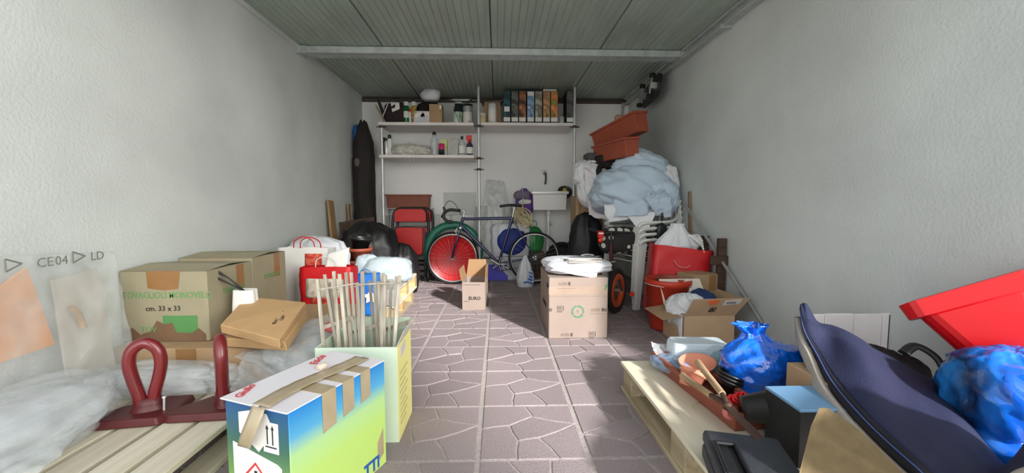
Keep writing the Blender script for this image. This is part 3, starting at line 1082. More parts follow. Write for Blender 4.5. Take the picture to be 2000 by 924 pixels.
# white carrier bag with newspapers lying on the big carton
t = thing('carrier_bag', 'white plastic carrier bag full of newspapers lying on the large pale carton', 'bag', (.60, 3.16, gh + .004))
MW = mat('white_bag_plastic', (208, 211, 217), rough=.35, var=.03, bump=.3, bscale=18)
blob((0, .02, 0), .235, .20, .052, seed=21, amp=.16, freq=2.6, lumps=.15, p=3).build('body', MW, t)
rp = random.Random(3)
M_NEWS = mat('newsprint', (198, 188, 172), rough=.85, var=.2, scale=60)
for k in range(5):
    a = rp.uniform(-.25, .25)
    Mx = Matrix.Translation((.02 + rp.uniform(-.02, .04), -.06 + rp.uniform(-.03, .03), .080 + .007 * k)) @ Matrix.Rotation(a, 4, 'Z') @ Matrix.Rotation(-.08, 4, 'X')
    MB().box(-.13, .13, -.09, .09, 0, .005, Mx).build('newspaper', M_NEWS if k % 2 else M_PAPER, t)
sheet((-.10, .02, .11), (.20, .03, .11), (.17, .19, .085), (-.12, .18, .08), seed=5, amp=.012, freq=9, thick=.001).build('bag_mouth', MW, t)
sheet((-.22, -.17, .035), (.10, -.23, -.02), (.18, -.05, .105), (-.12, -.03, .10), seed=6, amp=.014, freq=8, thick=.001).build('bag_mouth', MW, t)
MB().tube(arc_pts((.09, .02, .125), .045, 0, math.pi * 2, 20, (1, 0, 0), (0, .8, -.25))[:-1], .008, 6, closed=True, flat=.4).build('handle', MW, t)

# ================================================================== LEFT SIDE
# --- two dark red lifting handles: sloped plate with an upright loop of thick rod
M_OXBLOOD = mat('oxblood_enamel', (112, 24, 30), rough=.28, var=.15, scale=9, coat=.5)
M_OXPLATE = mat('oxblood_plate', (84, 26, 30), rough=.42, var=.12, scale=9)


def lifting_handle(loc, rz, label, loop_turn):
    t = thing('lifting_handle', label, 'lifting handle', loc, rz, group='lifting handles')
    poly = [(-.160, -.075), (-.15, -.02), (-.03, .12), (.12, .125), (.135, -.02), (.10, -.085), (-.13, -.088)]
    mb = MB().prism(poly, .0, .030, inset=.010)
    mb.build('plate', M_OXPLATE, t, bevel=.006, segs=2)
    R = Matrix.Translation((.02, .0, .026)) @ Matrix.Rotation(loop_turn, 4, 'Z')
    pts = smooth_path([(-.018, 0, 0), (-.024, 0, .06), (-.040, 0, .13), (-.048, 0, .19), (-.036, 0, .238), (0, 0, .262), (.036, 0, .238), (.048, 0, .19), (.040, 0, .13), (.022, 0, .06), (.016, 0, 0)], 5)
    MB().tube(pts, .0215, 12, M=R).build('loop', M_OXBLOOD, t)
    MB().lathe([(.060, 0), (.052, .012), (.046, .026), (.044, .05), (.0, .05)], 20, R, sx=1.0, sy=.55).build('socket', M_OXPLATE, t)
    MB().tube([(.085, -.02, .024), (.088, -.02, .078)], .004, 6).lathe([(.007, .078), (.007, .084), (0, .084)], 8, Matrix.Translation((.088, -.02, 0))).build('pin', M_STEEL, t)
    return t


lifting_handle((-1.355, 1.585, .1465), math.radians(8), 'dark red lifting handle with its loop facing the camera, on the left pallet', math.radians(14))
lifting_handle((-1.100, 1.625, .1465), math.radians(4), 'dark red lifting handle with its loop turned edge-on, beside the blue carton', math.radians(-58))

# --- wrapped board leaning on the left wall: orange sheet inside bubble wrap
t = thing('wrapped_board', 'orange board wrapped in bubble film leaning against the left wall', 'wrapped board', (-1.66, 1.45, .150))
M_ORANGE = mat('amber_board', (240, 150, 20), rough=.5, var=.06, scale=5)
A = [(-1.728, 1.22, .40), (-1.728, 1.655, .41), (-1.748, 1.60, .72), (-1.744, 1.45, .625), (-1.742, 1.35, .59), (-1.740, 1.22, .56)]
mb = MB()
o_ = [V(p) for p in A]
mb.add(o_ + [p + V((-.012, 0, 0)) for p in o_], [tuple(range(6)), tuple(reversed(range(6, 12)))] + [(i, 6 + i, 6 + (i + 1) % 6, (i + 1) % 6) for i in range(6)])
mb.build('orange_board', M_ORANGE, t, world=True)
MB().add([(-1.715, 1.68, .25), (-1.690, 1.86, .24), (-1.735, 1.86, .68), (-1.745, 1.68, .66), (-1.725, 1.68, .25), (-1.70, 1.86, .24), (-1.745, 1.86, .68), (-1.755, 1.68, .66)],
         [(0, 1, 2, 3), (7, 6, 5, 4), (0, 4, 5, 1), (1, 5, 6, 2), (2, 6, 7, 3), (3, 7, 4, 0)]).build('inner_card', mat('grey_pink_card', (196, 184, 170), rough=.8), t, world=True)
MB().tube([(-1.712, 1.71, .545), (-1.706, 1.73, .51), (-1.698, 1.74, .45)], .013, 8).build('cord', mat('ochre_cord', (176, 130, 60), rough=.8), t, world=True)
sheet((-1.700, 1.18, .17), (-1.640, 1.90, .22), (-1.725, 1.92, .745), (-1.735, 1.18, .80), nu=60, nv=36, seed=2, amp=.014, freq=7, thick=.0015).build('bubble_film', M_BUBBLE, t, world=True)
M_FAINT = mat('faint_grey_print', (120, 126, 116), rough=.8)
for k, y in enumerate((1.40, 1.49, 1.585, 1.65, 1.72, 1.79)):
    O = V((-1.700 + .0, y, .722))
    if k in (1, 4):
        for a, b in (((0, 0), (.05, .022)), ((.05, .022), (0, .044)), ((0, .044), (0, 0))):
            MB().tube([O + V((0, a[0], a[1])), O + V((0, b[0], b[1]))], .0028, 5).build('printed_mark', M_FAINT, t, world=True)
    else:
        text(t, ('PE', '', 'CE', '04', '', 'LD')[k], M_FAINT, O - V(t.location), (0, 1, 0), (0, 0, 1), .05, name='printed_mark')

# --- heaps of clear film on the left pallet
def film_heap(c, rx, ry, rz, seed, label, m, extra=()):
    t = thing('plastic_film', label, 'plastic film', c, group='clear plastic film heaps')
    blob((0, 0, 0), rx, ry, rz, seed=seed, amp=.15, freq=1.9, n=72, m=40, lumps=.3, p=2.2).build('crumpled_film', m, t)
    blob((.02, -.03, .0), rx * .86, ry * .85, rz * .9, seed=seed + 9, amp=.18, freq=2.4, n=64, m=36, lumps=.3, p=2.2).build('crumpled_film', m, t)
    for k, q in enumerate(extra):
        sheet(*[V(p) - V(c) for p in q], nu=40, nv=26, seed=seed + k, amp=.022, freq=9, thick=.001, edge=.06).build('loose_sheet', m, t)
    return t


M_HEAP = film('heaped_film', (236, 242, 244), .30, .10)
film_heap((-1.575, 1.36, .148), .18, .30, .092, 14, 'big heap of crumpled clear film on the left foreground pallet', M_HEAP,
          [((-1.74, .95, .16), (-1.32, 1.10, .152), (-1.42, 1.55, .20), (-1.74, 1.62, .30))])
film_heap((-1.46, 1.80, .148), .30, .085, .065, 31, 'low roll of crumpled film behind the red lifting handles', M_HEAP, [])
t = film_heap((-.90, 1.97, .148), .15, .20, .115, 44, 'shiny clear plastic bag between the flat boxes and the stakes', M_CLEAR,
              [((-1.16, 1.80, .285), (-.84, 1.78, .19), (-.80, 2.25, .32), (-.95, 2.30, .345)), ((-1.12, 1.74, .16), (-.80, 1.72, .15), (-.83, 1.98, .30), (-1.10, 1.84, .30))])
blob((.10, .02, .20), .025, .02, .02, seed=2, amp=.2).build('red_cap', M_RED, t)

# --- shopping bags
M_BAGRED = mat('red_shopper', (204, 26, 32), rough=.45, var=.07, scale=6, bump=.15, bscale=12)
M_PRINT = blotch('poppy_print', [(196, 40, 30), (226, 120, 90), (210, 50, 40), (70, 54, 48)], scale=26)
M_PHOTO = blotch('food_photo_print', [(214, 206, 190), (190, 182, 160), (222, 214, 200), (150, 110, 70)], scale=9)


def tote(t, w, d, h, m, seed, open_=True, top_w=1.0):
    mb = MB()
    off = V((seed, seed * 2.3, 0))

    def sec(tt, k, n):
        a = k / n * 4
        s, f = int(a) % 4, a - int(a)
        c = [(-w / 2, -d / 2), (w / 2, -d / 2), (w / 2, d / 2), (-w / 2, d / 2)]
        p, q = c[s], c[(s + 1) % 4]
        x, y = p[0] + (q[0] - p[0]) * f, p[1] + (q[1] - p[1]) * f
        y *= 1 - .35 * tt
        x *= 1 + (top_w - 1) * tt
        z = h * tt
        r = ridged(V((x * 7, y * 7, z * 8)) + off)
        g = 1 + .05 * r * (.3 + tt)
        z2 = z + (.03 * h * noise.noise(V((x * 6, y * 6, 1)) + off) if tt > .9 else 0)
        return V((x * g, y * g + .012 * r * (1 if y > 0 else -1), z2))
    n, m_ = 40, 16
    vs_ = [sec(j / m_, k, n) for j in range(m_ + 1) for k in range(n)]
    fs = [(j * n + k, j * n + (k + 1) % n, (j + 1) * n + (k + 1) % n, (j + 1) * n + k) for j in range(m_) for k in range(n)]
    fs.append(tuple(reversed(range(n))))
    mb.add(vs_, fs, None, True)
    return mb.build('body', m, t)


def handles(t, w, h, y, m, up=.10, r=.004):
    MB().tube(smooth_path([(-w, y, h - .02), (-w * .9, y - .005, h + up * .6), (0, y - .01, h + up), (w * .9, y - .005, h + up * .6), (w, y, h - .02)], 6), r, 6).build('handle', m, t)


def curved_patch(t, name, m, w, d, z0, z1, x0, x1, bulge=.006):
    MB().grid(lambda u, v: V((x0 + (x1 - x0) * u, -d / 2 * (1 - .35 * (z0 + (z1 - z0) * v) / .39) - bulge - .006 * math.sin(u * 3.14), z0 + (z1 - z0) * v)), 8, 8, .0012).build(name, m, t)


t = thing('shopping_bag', 'red shopping bag with a white printed panel, foremost on the left pallet', 'bag', (-1.17, 2.92, .147), math.radians(-4), group='shopping bags on the left pallets')
tote(t, .34, .16, .385, M_BAGRED, 3)
curved_patch(t, 'printed_panel', M_PHOTO, .34, .16, .18, .31, -.13, .10, .016)
curved_patch(t, 'printed_panel', M_PRINT, .34, .16, .09, .19, -.09, .07, .015)
handles(t, .07, .38, -.05, M_WHITE, .08, .003)
sheet((-.02, -.04, .34), (.14, -.05, .38), (.16, -.03, .52), (.0, -.02, .47), seed=3, amp=.006, nu=10, nv=10).build('receipt_paper', M_PAPER, t)

t = thing('shopping_bag', 'white shopping bag with poppy print and red side behind the red bag', 'bag', (-1.40, 3.11, .147), math.radians(-8), group='shopping bags on the left pallets')
tote(t, .37, .17, .50, M_PAPER, 8)
MB().box(-.192, -.186, -.07, .07, .01, .44).build('side_panel', M_BAGRED, t)
curved_patch(t, 'printed_panel', M_PRINT, .37, .17, .28, .46, .02, .15, .018)
curved_patch(t, 'printed_panel', mat('dark_print', (60, 52, 48), rough=.7), .37, .17, .22, .28, -.02, .05, .019)
handles(t, .08, .49, -.04, M_BAGRED, .09, .004)
handles(t, .08, .49, .04, M_BAGRED, .08, .004)
curved_patch(t, 'lower_band', M_BAGRED, .37, .17, .0, .05, -.18, .18, .014)

solo(sack((-1.50, 3.50, .292), [(.17, 0), (.20, .12), (.20, .26), (.16, .36), (.08, .40), (.01, .41)], seed=6, folds=7, fold=.12, crumple=.10, sx=1.2, sy=.7), 'plastic_bag', MW,
     'crumpled white plastic bag behind the poppy print shopping bag', 'bag')
t = thing('shopping_bag', 'small blue shopping bag with white star beside the red bag', 'bag', (-.975, 3.10, .147), math.radians(6), group='shopping bags on the left pallets')
M_BAGBLUE = mat('blue_shopper', (24, 112, 200), rough=.4, var=.1, scale=8, bump=.2, bscale=14)
tote(t, .18, .10, .30, M_BAGBLUE, 5)
patch(t, 'printed_star', M_PAPER, (0, -.066, .14), FR_U, FR_W, [((.055 if q % 2 == 0 else .03) * math.sin(q * math.pi / 5) + .04, (.055 if q % 2 == 0 else .03) * math.cos(q * math.pi / 5)) for q in range(10)], lift=.003)
handles(t, .04, .29, -.03, M_BAGBLUE, .05, .003)

# --- pale cloth heap and grey drape on the stacked pallets
M_PALECLOTH = mat('pale_blue_grey_cloth', (172, 184, 190), rough=.85, var=.06, scale=7, bump=.25, bscale=25)
t = thing('cloth_heap', 'pale blue grey padded cloth bundled on the stacked pallets', 'cloth', (-.98, 3.62, .292))
blob((.03, 0, 0), .19, .15, .105, seed=5, amp=.13, freq=1.9, n=56, m=30).build('bundle', M_PALECLOTH, t)
blob((-.15, .02, 0), .10, .10, .115, seed=6, amp=.12, freq=1.9).build('bundle', M_PALECLOTH, t)
t = thing('tarp', 'grey tarpaulin scrap hanging over the pallet edge under the pale cloth', 'tarp', (-.92, 3.40, .292))
M_GREYTARP = mat('grey_tarp', (150, 148, 144), rough=.7, var=.12, bump=.3, bscale=20)
sheet(V((-.16, -.155, .006)), V((.135, -.155, .006)), V((.135, .10, .012)), V((-.16, .10, .012)), seed=7, amp=.006, freq=12, thick=.002).build('top_fold', M_GREYTARP, t)
sheet(V((.10, -.160, -.13)), V((-.14, -.165, -.10)), V((-.16, -.158, .006)), V((.135, -.158, .006)), seed=9, amp=.008, freq=12, thick=.002, edge=.05).build('front_fold', M_GREYTARP, t)

# --- nested pots, black refuse sack, boards in the left back corner
def pot_profile(r, h, rim=.03):
    return [(0, 0), (r * .70, 0), (r * .95, h - rim), (r * 1.06, h - rim), (r * 1.08, h), (r * 1.0, h), (r * .98, h - .01), (r * .66, .012), (0, .012)]


M_POTS = mat('old_terracotta', (150, 78, 54), rough=.75, var=.15, scale=10)
px_, py_ = -1.30, 3.96
solo(MB().lathe(pot_profile(.115, .15), 28, Matrix.Translation((px_, py_, .293))), 'flower_pot', M_POTS, 'lower of two terracotta flower pots stacked on the left pallets', 'pot', (px_, py_, .293), group='flower pots on the left pallets')
solo(MB().lathe(pot_profile(.108, .15), 28, Matrix.Translation((px_, py_, .405))), 'flower_pot', M_TERRA, 'upper of two terracotta flower pots stacked on the left pallets', 'pot', (px_, py_, .405), group='flower pots on the left pallets')
solo(MB().lathe(pot_profile(.10, .13), 28, Matrix.Translation((px_ - .005, py_ + .01, .53)) @ Matrix.Rotation(.12, 4, 'Y')), 'flower_pot', M_BLACK, 'black plastic flower pot topping the two terracotta pots', 'pot', (px_, py_, .53), group='flower pots on the left pallets')
M_SACK = mat('black_refuse_film', (24, 23, 25), rough=.55, var=.2, bump=.3, bscale=16)
solo(sack((-1.38, 4.52, 0), [(.22, 0), (.27, .2), (.27, .5), (.22, .68), (.10, .76), (.01, .78)], seed=15, folds=8, fold=.12, crumple=.10, sx=1.05, sy=.9), 'refuse_sack', M_SACK, 'bulging black refuse sack in the left back corner behind the pots', 'sack')
solo(sack((-1.06, 4.62, 0), [(.15, 0), (.18, .15), (.15, .40), (.08, .52), (.01, .54)], seed=25, folds=8, fold=.12, crumple=.12), 'refuse_sack', M_SACK, 'lower black sack between the refuse sack and the red folding chairs', 'sack')
M_BOARD = wood('old_board', (160, 130, 92), (124, 98, 66), 'Z', scale=3)
M_BOARDD = wood('dark_board', (84, 60, 46), (52, 38, 30), 'X', scale=3)
solo(MB().beam((-1.64, 4.36, .0), (-1.755, 4.45, 1.005), .022, .135, up=(0, 1, 0)), 'wooden_plank', M_BOARD, 'light brown plank leaning upright on the left wall', 'plank')
solo(MB().beam((-1.755, 4.74, .68), (-1.42, 4.88, .74), .03, .17), 'wooden_plank', M_BOARDD, 'short dark plank lying across behind the black refuse sack', 'plank')
solo(MB().beam((-1.70, 4.96, .0), (-1.755, 4.99, .97), .022, .06, up=(0, 1, 0)), 'wooden_plank', M_BOARD, 'narrow brown batten leaning in the corner beside the tall dark cover', 'plank')
solo(MB().beam((-1.25, 4.95, 0.0), (-1.36, 5.12, .70), .03, .05, up=(0, 1, 0)), 'wooden_plank', M_BOARDD, 'dark batten leaning before the folding chairs in the left corner', 'plank')

# tall dark cover hanging in the corner
M_DARKCLOTH = mat('dark_brown_cover', (34, 27, 26), rough=.85, var=.2, bump=.3, bscale=14)
t = thing('garment_cover', 'tall dark brown cover standing in the left back corner', 'cover', (-1.630, 5.20, 0))
sack((0, 0, 0), [(.17, 0), (.165, .5), (.15, 1.0), (.155, 1.4), (.14, 1.75), (.06, 1.93), (.01, 1.96)], seed=9, folds=6, fold=.08, crumple=.08, sx=.78, sy=.8, sub=8).build('body', M_DARKCLOTH, t)
MB().lathe([(0, .004), (.028, .003), (.034, 0)], 18, frame((-.04, -.128, 1.47), z=(-.25, -1, .1)) @ Matrix.Diagonal((1, 1.6, 1, 1))).build('round_patch', mat('worn_grey_patch', (96, 88, 86), rough=.9), t)
solo(sack((-1.738, 5.30, 1.66), [(.02, 0), (.05, .05), (.055, .2), (.04, .27), (.01, .29)], seed=4, folds=5, fold=.1, crumple=.06, sx=.75, sy=1.3), 'hanging_bag', mat('royal_blue_bag', (24, 96, 170), rough=.5, var=.1), 'small blue bag hanging on the left wall above the tall dark cover', 'bag')

# ================================================================== BACK WALL
# --- shelving: three steel uprights, three white boards, clamps
M_SHELF = mat('white_melamine', (232, 226, 222), rough=.5, var=.04)
SF, SB = 5.15, 5.69
ZT, ZM = 1.919, 1.531          # undersides of the upper and the middle boards
t = thing('wall_shelving', 'white shelving on three steel poles along the back wall', 'shelving', (-.25, 5.5, 0))
for x0, x1, z in ((at(738, 245, SF).x, at(925, 245, SF).x, ZT), (at(740, 305, SF).x, at(926, 305, SF).x, ZM), (at(939, 245, SF).x, at(1121, 245, SF).x, ZT + .004)):
    MB().box(x0, x1, SF, SB, z, z + .036).build('shelf_board', M_SHELF, t, world=True, bevel=.003)
for k, (px0, pyt, pxb, pyb, top) in enumerate(((748, 0, 752, 0, ZT), (935, 0, 933, 0, 2.376), (1122, 0, 1117, 0, 2.376))):
    x = at(px0, 250, 5.13).x
    y = 5.20 if k == 0 else 5.128
    if k == 0:
        x = at(747, 330, y).x
    MB().tube([(x, y, .002), (x, y, top)], .017, 12).build('upright', M_STEEL, t, world=True)
    MB().lathe([(0, 0), (.04, 0), (.04, .006), (.018, .012), (.018, .03)], 16, Matrix.Translation((x, y, .001))).build('foot', M_GALV, t, world=True)
    for z in ((ZT - .012,), (ZT - .012, ZM - .008, 1.39), (ZT - .012,))[k]:
        MB().lathe([(.018, -.014), (.027, -.014), (.027, .014), (.018, .014)], 14, Matrix.Translation((x, y, z))).box(x - .06, x + .06, y - .008, y + .008, z - .008, z + .004).tube([(x + .04, y - .03, z - .002), (x + .04, y + .02, z - .002)], .008, 6).build('clamp', M_ANGLE, t, world=True)

ZS = ZT + .037
ZS2 = ZM + .037
ZS3 = ZT + .041
YS = 5.24


def sp(px, Y=YS):
    return at(px, 300, Y).x


def hh(npx, Y=YS):
    return npx * Y / FPX


def can(px, y0, h, r, label, parts, group='cans and bottles on the shelves', z=ZS, name='spray_can', cat='can', Y=YS):
    """parts: list of (name, material, profile [(r factor, z factor)])"""
    t = thing(name, label, cat, (sp(px, Y), Y, z), group=group)
    for nm, m, pr in parts:
        MB().lathe([(a * r, b * h) for a, b in pr], 20, None).build(nm, m, t)
    return t


M_CANGREEN = mat('green_tin', (22, 110, 62), rough=.3, metal=.2)
M_CANMIX = blotch('flower_spray_print', [(60, 120, 50), (190, 60, 40), (150, 170, 70), (210, 200, 160)], scale=30, rough=.3)
M_DKGREEN = mat('dark_green_plastic', (16, 60, 40), rough=.4)
M_CHAR = mat('charcoal_plastic', (46, 46, 48), rough=.5)
M_LABELW = mat('white_label', (226, 226, 222), rough=.5, var=.04)
BODY = [(0, 0), (.95, 0), (1, .02), (1, .76), (.8, .82)]
CAP = [(.8, .82), (.82, .83), (.82, .98), (.75, 1), (0, 1)]
can(795, 0, hh(40), hh(5.2), 'green spray can with white cap on the upper left shelf', [('body', M_CANGREEN, BODY), ('cap', M_WHITE, CAP), ('label', M_LABELW, [(1.01, .25), (1.01, .55)])])
can(802.5, 0, hh(26), hh(2.4), 'slim red and white tube between two spray cans', [('body', M_LABELW, BODY), ('cap', M_RED, CAP)], cat='tube', name='slim_tube')
can(809.5, 0, hh(40), hh(5.4), 'spray can with flower print and white cap beside the paper roll', [('body', M_CANMIX, BODY), ('cap', M_WHITE, CAP)])
# paper rolls
t = thing('paper_roll_pack', 'wrapped white paper rolls on the upper left shelf beside a small carton', 'paper rolls', (sp(828), YS, ZS))
for dx in (-.04, .04):
    MB().lathe([(.018, -.06), (.066, -.06), (.070, -.05), (.070, .05), (.066, .06), (.018, .06), (.018, -.06)], 22, Matrix.Translation((dx, .02, .072)) @ Matrix.Rotation(math.pi / 2, 4, 'X')).build('roll', M_PAPER, t)
sheet((-.11, -.045, .0), (.11, -.045, .0), (.10, -.02, .145), (-.10, -.02, .145), seed=3, amp=.010, freq=14, thick=.001).build('wrapper', MW, t)
t = thing('carton', 'small brown carton standing on the upper left shelf', 'box', (sp(853), YS + .03, ZS))
carton_body(t, hh(24), .16, hh(35), M_CARD)
patch(t, 'label', M_LABELW, (hh(24) / 2 - .03, -.08, hh(35) - .06), FR_U, FR_W, rect(0, 0, .02, .045))
# dark satchel behind, with a white bag on top
t = thing('satchel', 'dark cloth satchel standing behind the small carton on the upper shelf', 'bag', (sp(838, 5.42), 5.42, ZS))
blob((0, 0, 0), .15, .07, .145, seed=3, amp=.06, p=4).build('body', M_DARKCLOTH, t)
MB().tube(smooth_path([(-.06, -.04, .28), (-.04, -.06, .32), (.04, -.06, .32), (.06, -.04, .28)], 5), .006, 6).build('handle', M_DARKCLOTH, t)
solo(blob((sp(842, 5.30), 5.32, ZS + .289), .105, .07, .070, seed=12, amp=.2, freq=2.5), 'plastic_bag', MW, 'small crumpled white bag on top of the dark satchel on the shelf', 'bag')
# dark bag and umbrella bundle at the left end
t = thing('tool_bag', 'dark tool bag at the left end of the upper shelf', 'bag', (sp(773), 5.32, ZS))
blob((0, 0, 0), .13, .09, .125, seed=8, amp=.05, p=5).build('body', mat('dark_maroon_cloth', (44, 28, 30), rough=.85), t)
MB().tube(smooth_path([(-.05, -.06, .23), (-.045, -.07, .29), (.045, -.07, .29), (.05, -.06, .23)], 5), .007, 6).build('handle', M_BLACK, t)
sheet((-.03, -.093, .13), (.06, -.093, .17), (.055, -.08, .25), (-.05, -.08, .255), seed=5, amp=.006, nu=8, nv=8).build('white_rag', M_PAPER, t)
t = thing('umbrella', 'folded dark umbrella leaning at the left end of the upper shelf', 'umbrella', (sp(746), 5.30, ZS))
for a, b, r, nm, m in (((.06, -.02, .0), (-.06, .05, .30), .022, 'canopy', M_CHAR), ((-.06, .05, .30), (-.075, .06, .345), .008, 'handle', M_BLACK)):
    MB().tube([V(a), V(a) * .5 + V(b) * .5, V(b)], r, 8, radii=[r * .4, r, r * .7]).build(nm, m, t)
solo(MB().tube([(sp(745), 5.22, ZS + .002), (sp(760), 5.24, ZS + .24)], .007, 6), 'metal_rod', M_STEEL, 'thin metal rod leaning across the umbrella on the upper shelf', 'rod')
solo(MB().beam((sp(752, 5.2), 5.21, ZS + .006), (sp(735, 5.2), 5.23, ZS + .21), .012, .018, up=(0, 1, 0)), 'wooden_stick', M_BOARD, 'short wooden stick leaning at the left end of the upper shelf', 'stick')
# paint pots with tools above
M_DRIP = blotch('green_dripped_paint', [(226, 226, 222), (226, 226, 222), (40, 130, 80), (226, 226, 222)], scale=16, stretch=(3, 3, .5))
M_HORSE = blotch('brown_animal_print', [(224, 222, 216), (224, 222, 216), (224, 222, 216), (110, 60, 40)], scale=14)
PAINT = [(0, 0), (.96, 0), (1, .03), (1, .94), (1.05, .95), (1.05, 1.0), (.9, 1.0)]
for px, m, lab in ((895, M_DRIP, 'white paint pot with green drips at the right of the upper left shelf'), (913.5, M_HORSE, 'white paint pot with brown picture at the end of the upper left shelf')):
    t = can(px, 0, hh(21), hh(8.8), lab, [('body', m, PAINT), ('lid', M_LABELW, [(.9, 1.0), (.9, .96), (0, .96)])], cat='paint pot', name='paint_pot')
    MB().tube(arc_pts((0, 0, hh(19)), hh(8.9), 0, math.pi, 10, (1, 0, 0), (0, -.95, -.35)), .0018, 5).build('wire_handle', M_STEEL, t)
t = thing('glass_jar', 'large dark glass jar behind the paint pots on the shelf', 'jar', (sp(897, 5.42), 5.42, ZS))
MB().lathe([(0, 0), (.06, 0), (.065, .02), (.065, .22), (.05, .26), (.05, .28)], 20).build('body', mat('smoky_glass', (40, 52, 50), rough=.15, alpha=.8), t)
MB().lathe([(.052, .275), (.054, .275), (.054, .30), (0, .30)], 20).build('lid', M_GALV, t)
t = thing('tin_canister', 'grey tin canister behind the second paint pot on the shelf', 'canister', (sp(914, 5.42), 5.42, ZS))
MB().lathe([(0, 0), (.062, 0), (.062, .25), (.058, .26)], 20).build('body', M_GALV, t)
MB().lathe([(.064, .245), (.064, .275), (0, .28)], 20).build('lid', M_CHAR, t)
t = thing('caulking_gun', 'grey metal caulking gun lying across the jar and the canister', 'tool', (sp(906, 5.40), 5.38, ZS + .302))
MB().tube([(-.13, 0, .02), (.08, 0, .02)], .014, 10).build('barrel', M_GALV, t)
MB().tube([(-.16, 0, .02), (.16, 0, .02)], .004, 6).build('push_rod', M_STEEL, t)
MB().box(.06, .11, -.012, .012, -.0, .05).build('grip', M_CHAR, t, bevel=.004)
# middle shelf
can(750, 0, hh(36), hh(4.6), 'grey bottle at the left end of the middle shelf', [('body', M_CHAR, [(0, 0), (1, 0), (1, .7), (.45, .84)]), ('cap', M_BLACK, [(.45, .84), (.45, 1), (0, 1)])], z=ZS2, name='bottle', cat='bottle', Y=5.32)
can(755.5, 0, hh(32), hh(4.0), 'slim silver tin on the middle shelf, second from its left end', [('body', M_STEEL, BODY), ('cap', M_CHAR, CAP)], z=ZS2, name='slim_tin', cat='tin', Y=5.22)
can(761.5, 0, hh(39), hh(4.6), 'white bottle with dark green cap on the middle shelf', [('body', M_LABELW, [(0, 0), (1, 0), (1, .74), (.6, .8)]), ('cap', M_DKGREEN, [(.6, .8), (.7, .8), (.7, .98), (0, 1)])], z=ZS2, name='bottle', cat='bottle', Y=5.22)
t = thing('newspaper_heap', 'crumpled newspaper heap with white string on the middle shelf', 'newspapers', (sp(803), 5.27, ZS2))
M_NEWSG = mat('grey_newsprint', (196, 194, 184), rough=.9, var=.3, scale=30, bump=.3, bscale=18)
blob((-.06, 0, 0), .15, .10, .06, seed=33, amp=.4, freq=2.6).build('paper_ball', M_NEWSG, t)
blob((.10, -.01, 0), .13, .09, .055, seed=34, amp=.4, freq=2.8).build('paper_ball', M_NEWSG, t)
sheet((-.10, -.07, .09), (.15, -.09, .03), (.20, .03, .12), (-.04, .05, .165), seed=35, amp=.015, freq=10, thick=.001).build('loose_page', M_PAPER, t)
for dx in (.0, .045):
    MB().tube(smooth_path([(dx - .02, -.06, .10), (dx, -.115, .03), (dx + .005, -.128, -.01), (dx + .002, -.130, -.10 - dx * .3)], 5), .0022, 5).build('string', M_PAPER, t)
can(848.5, 0, hh(45), hh(7.2), 'tall clear plastic bottle with dark cap on the middle shelf', [('body', film('bottle_clear', (206, 216, 220), .45, .1), [(0, 0), (.95, 0), (1, .04), (.95, .3), (1, .36), (1, .58), (.4, .86)]), ('cap', M_CHAR, [(.42, .86), (.5, .86), (.5, .98), (0, 1)])], z=ZS2, name='bottle', cat='bottle', Y=5.23)
can(862.5, 0, hh(22), hh(5.42), 'magenta and black tin on the middle shelf', [('body', M_BLACK, [(0, 0), (1, 0), (1, .5)]), ('top', mat('magenta', (214, 20, 110), rough=.4), [(1, .5), (1, .95), (.9, 1), (0, 1)])], z=ZS2, name='tin', cat='tin', Y=5.21)
t = thing('small_box', 'pale green and yellow box behind the magenta tin', 'box', (sp(867, 5.32), 5.32, ZS2))
MB().box(-.045, .045, -.03, .03, 0, hh(32)).build('body', mat('pale_lime_card', (216, 228, 160), rough=.6), t, bevel=.003)
MB().box(-.0455, .0455, -.0305, .0305, .02, .07).build('label', M_LABELW, t)
t = thing('glove_bundle', 'bundle of grey white work gloves on the middle shelf', 'gloves', (sp(884), 5.26, ZS2))
for k, dx in enumerate((-.05, -.025, 0, .025, .05)):
    MB().tube(smooth_path([(dx, 0, .0), (dx + .004, -.01, .09), (dx + .012, 0, .17), (dx + .02, .02, .225 - .01 * abs(k - 2))], 5), .02, 8, radii=None, flat=.7).build('glove', mat('glove_cotton', (204, 204, 198), rough=.9, var=.12, scale=14), t)
can(902.5, 0, hh(36), hh(6.4), 'clear bottle with white label next to the red spray gun bottle', [('body', film('bottle_clear', (206, 216, 220), .45, .1), [(0, 0), (1, 0), (1, .62), (.35, .85)]), ('label', M_LABELW, [(1.02, .1), (1.02, .5)]), ('cap', M_DKGREEN, [(.36, .84), (.4, .84), (.4, 1), (0, 1)])], z=ZS2, name='bottle', cat='bottle', Y=5.22)
t = can(917.5, 0, hh(38), hh(6.4), 'bottle with red trigger spray head at the right end of the middle shelf', [('body', mat('violet_bottle', (70, 50, 90), rough=.35), [(0, 0), (1, 0), (1, .5), (.4, .68)]), ('label', M_LABELW, [(1.02, .08), (1.02, .4)])], z=ZS2, name='spray_bottle', cat='bottle', Y=5.22)
MB().lathe([(.02, .66 * hh(38)), (.022, .66 * hh(38)), (.022, .78 * hh(38)), (0, .78 * hh(38))], 12).box(-.045, .03, -.016, .016, .78 * hh(38), hh(38)).box(-.036, -.028, -.008, .008, .52 * hh(38), .80 * hh(38)).build('trigger_head', M_RED, t)
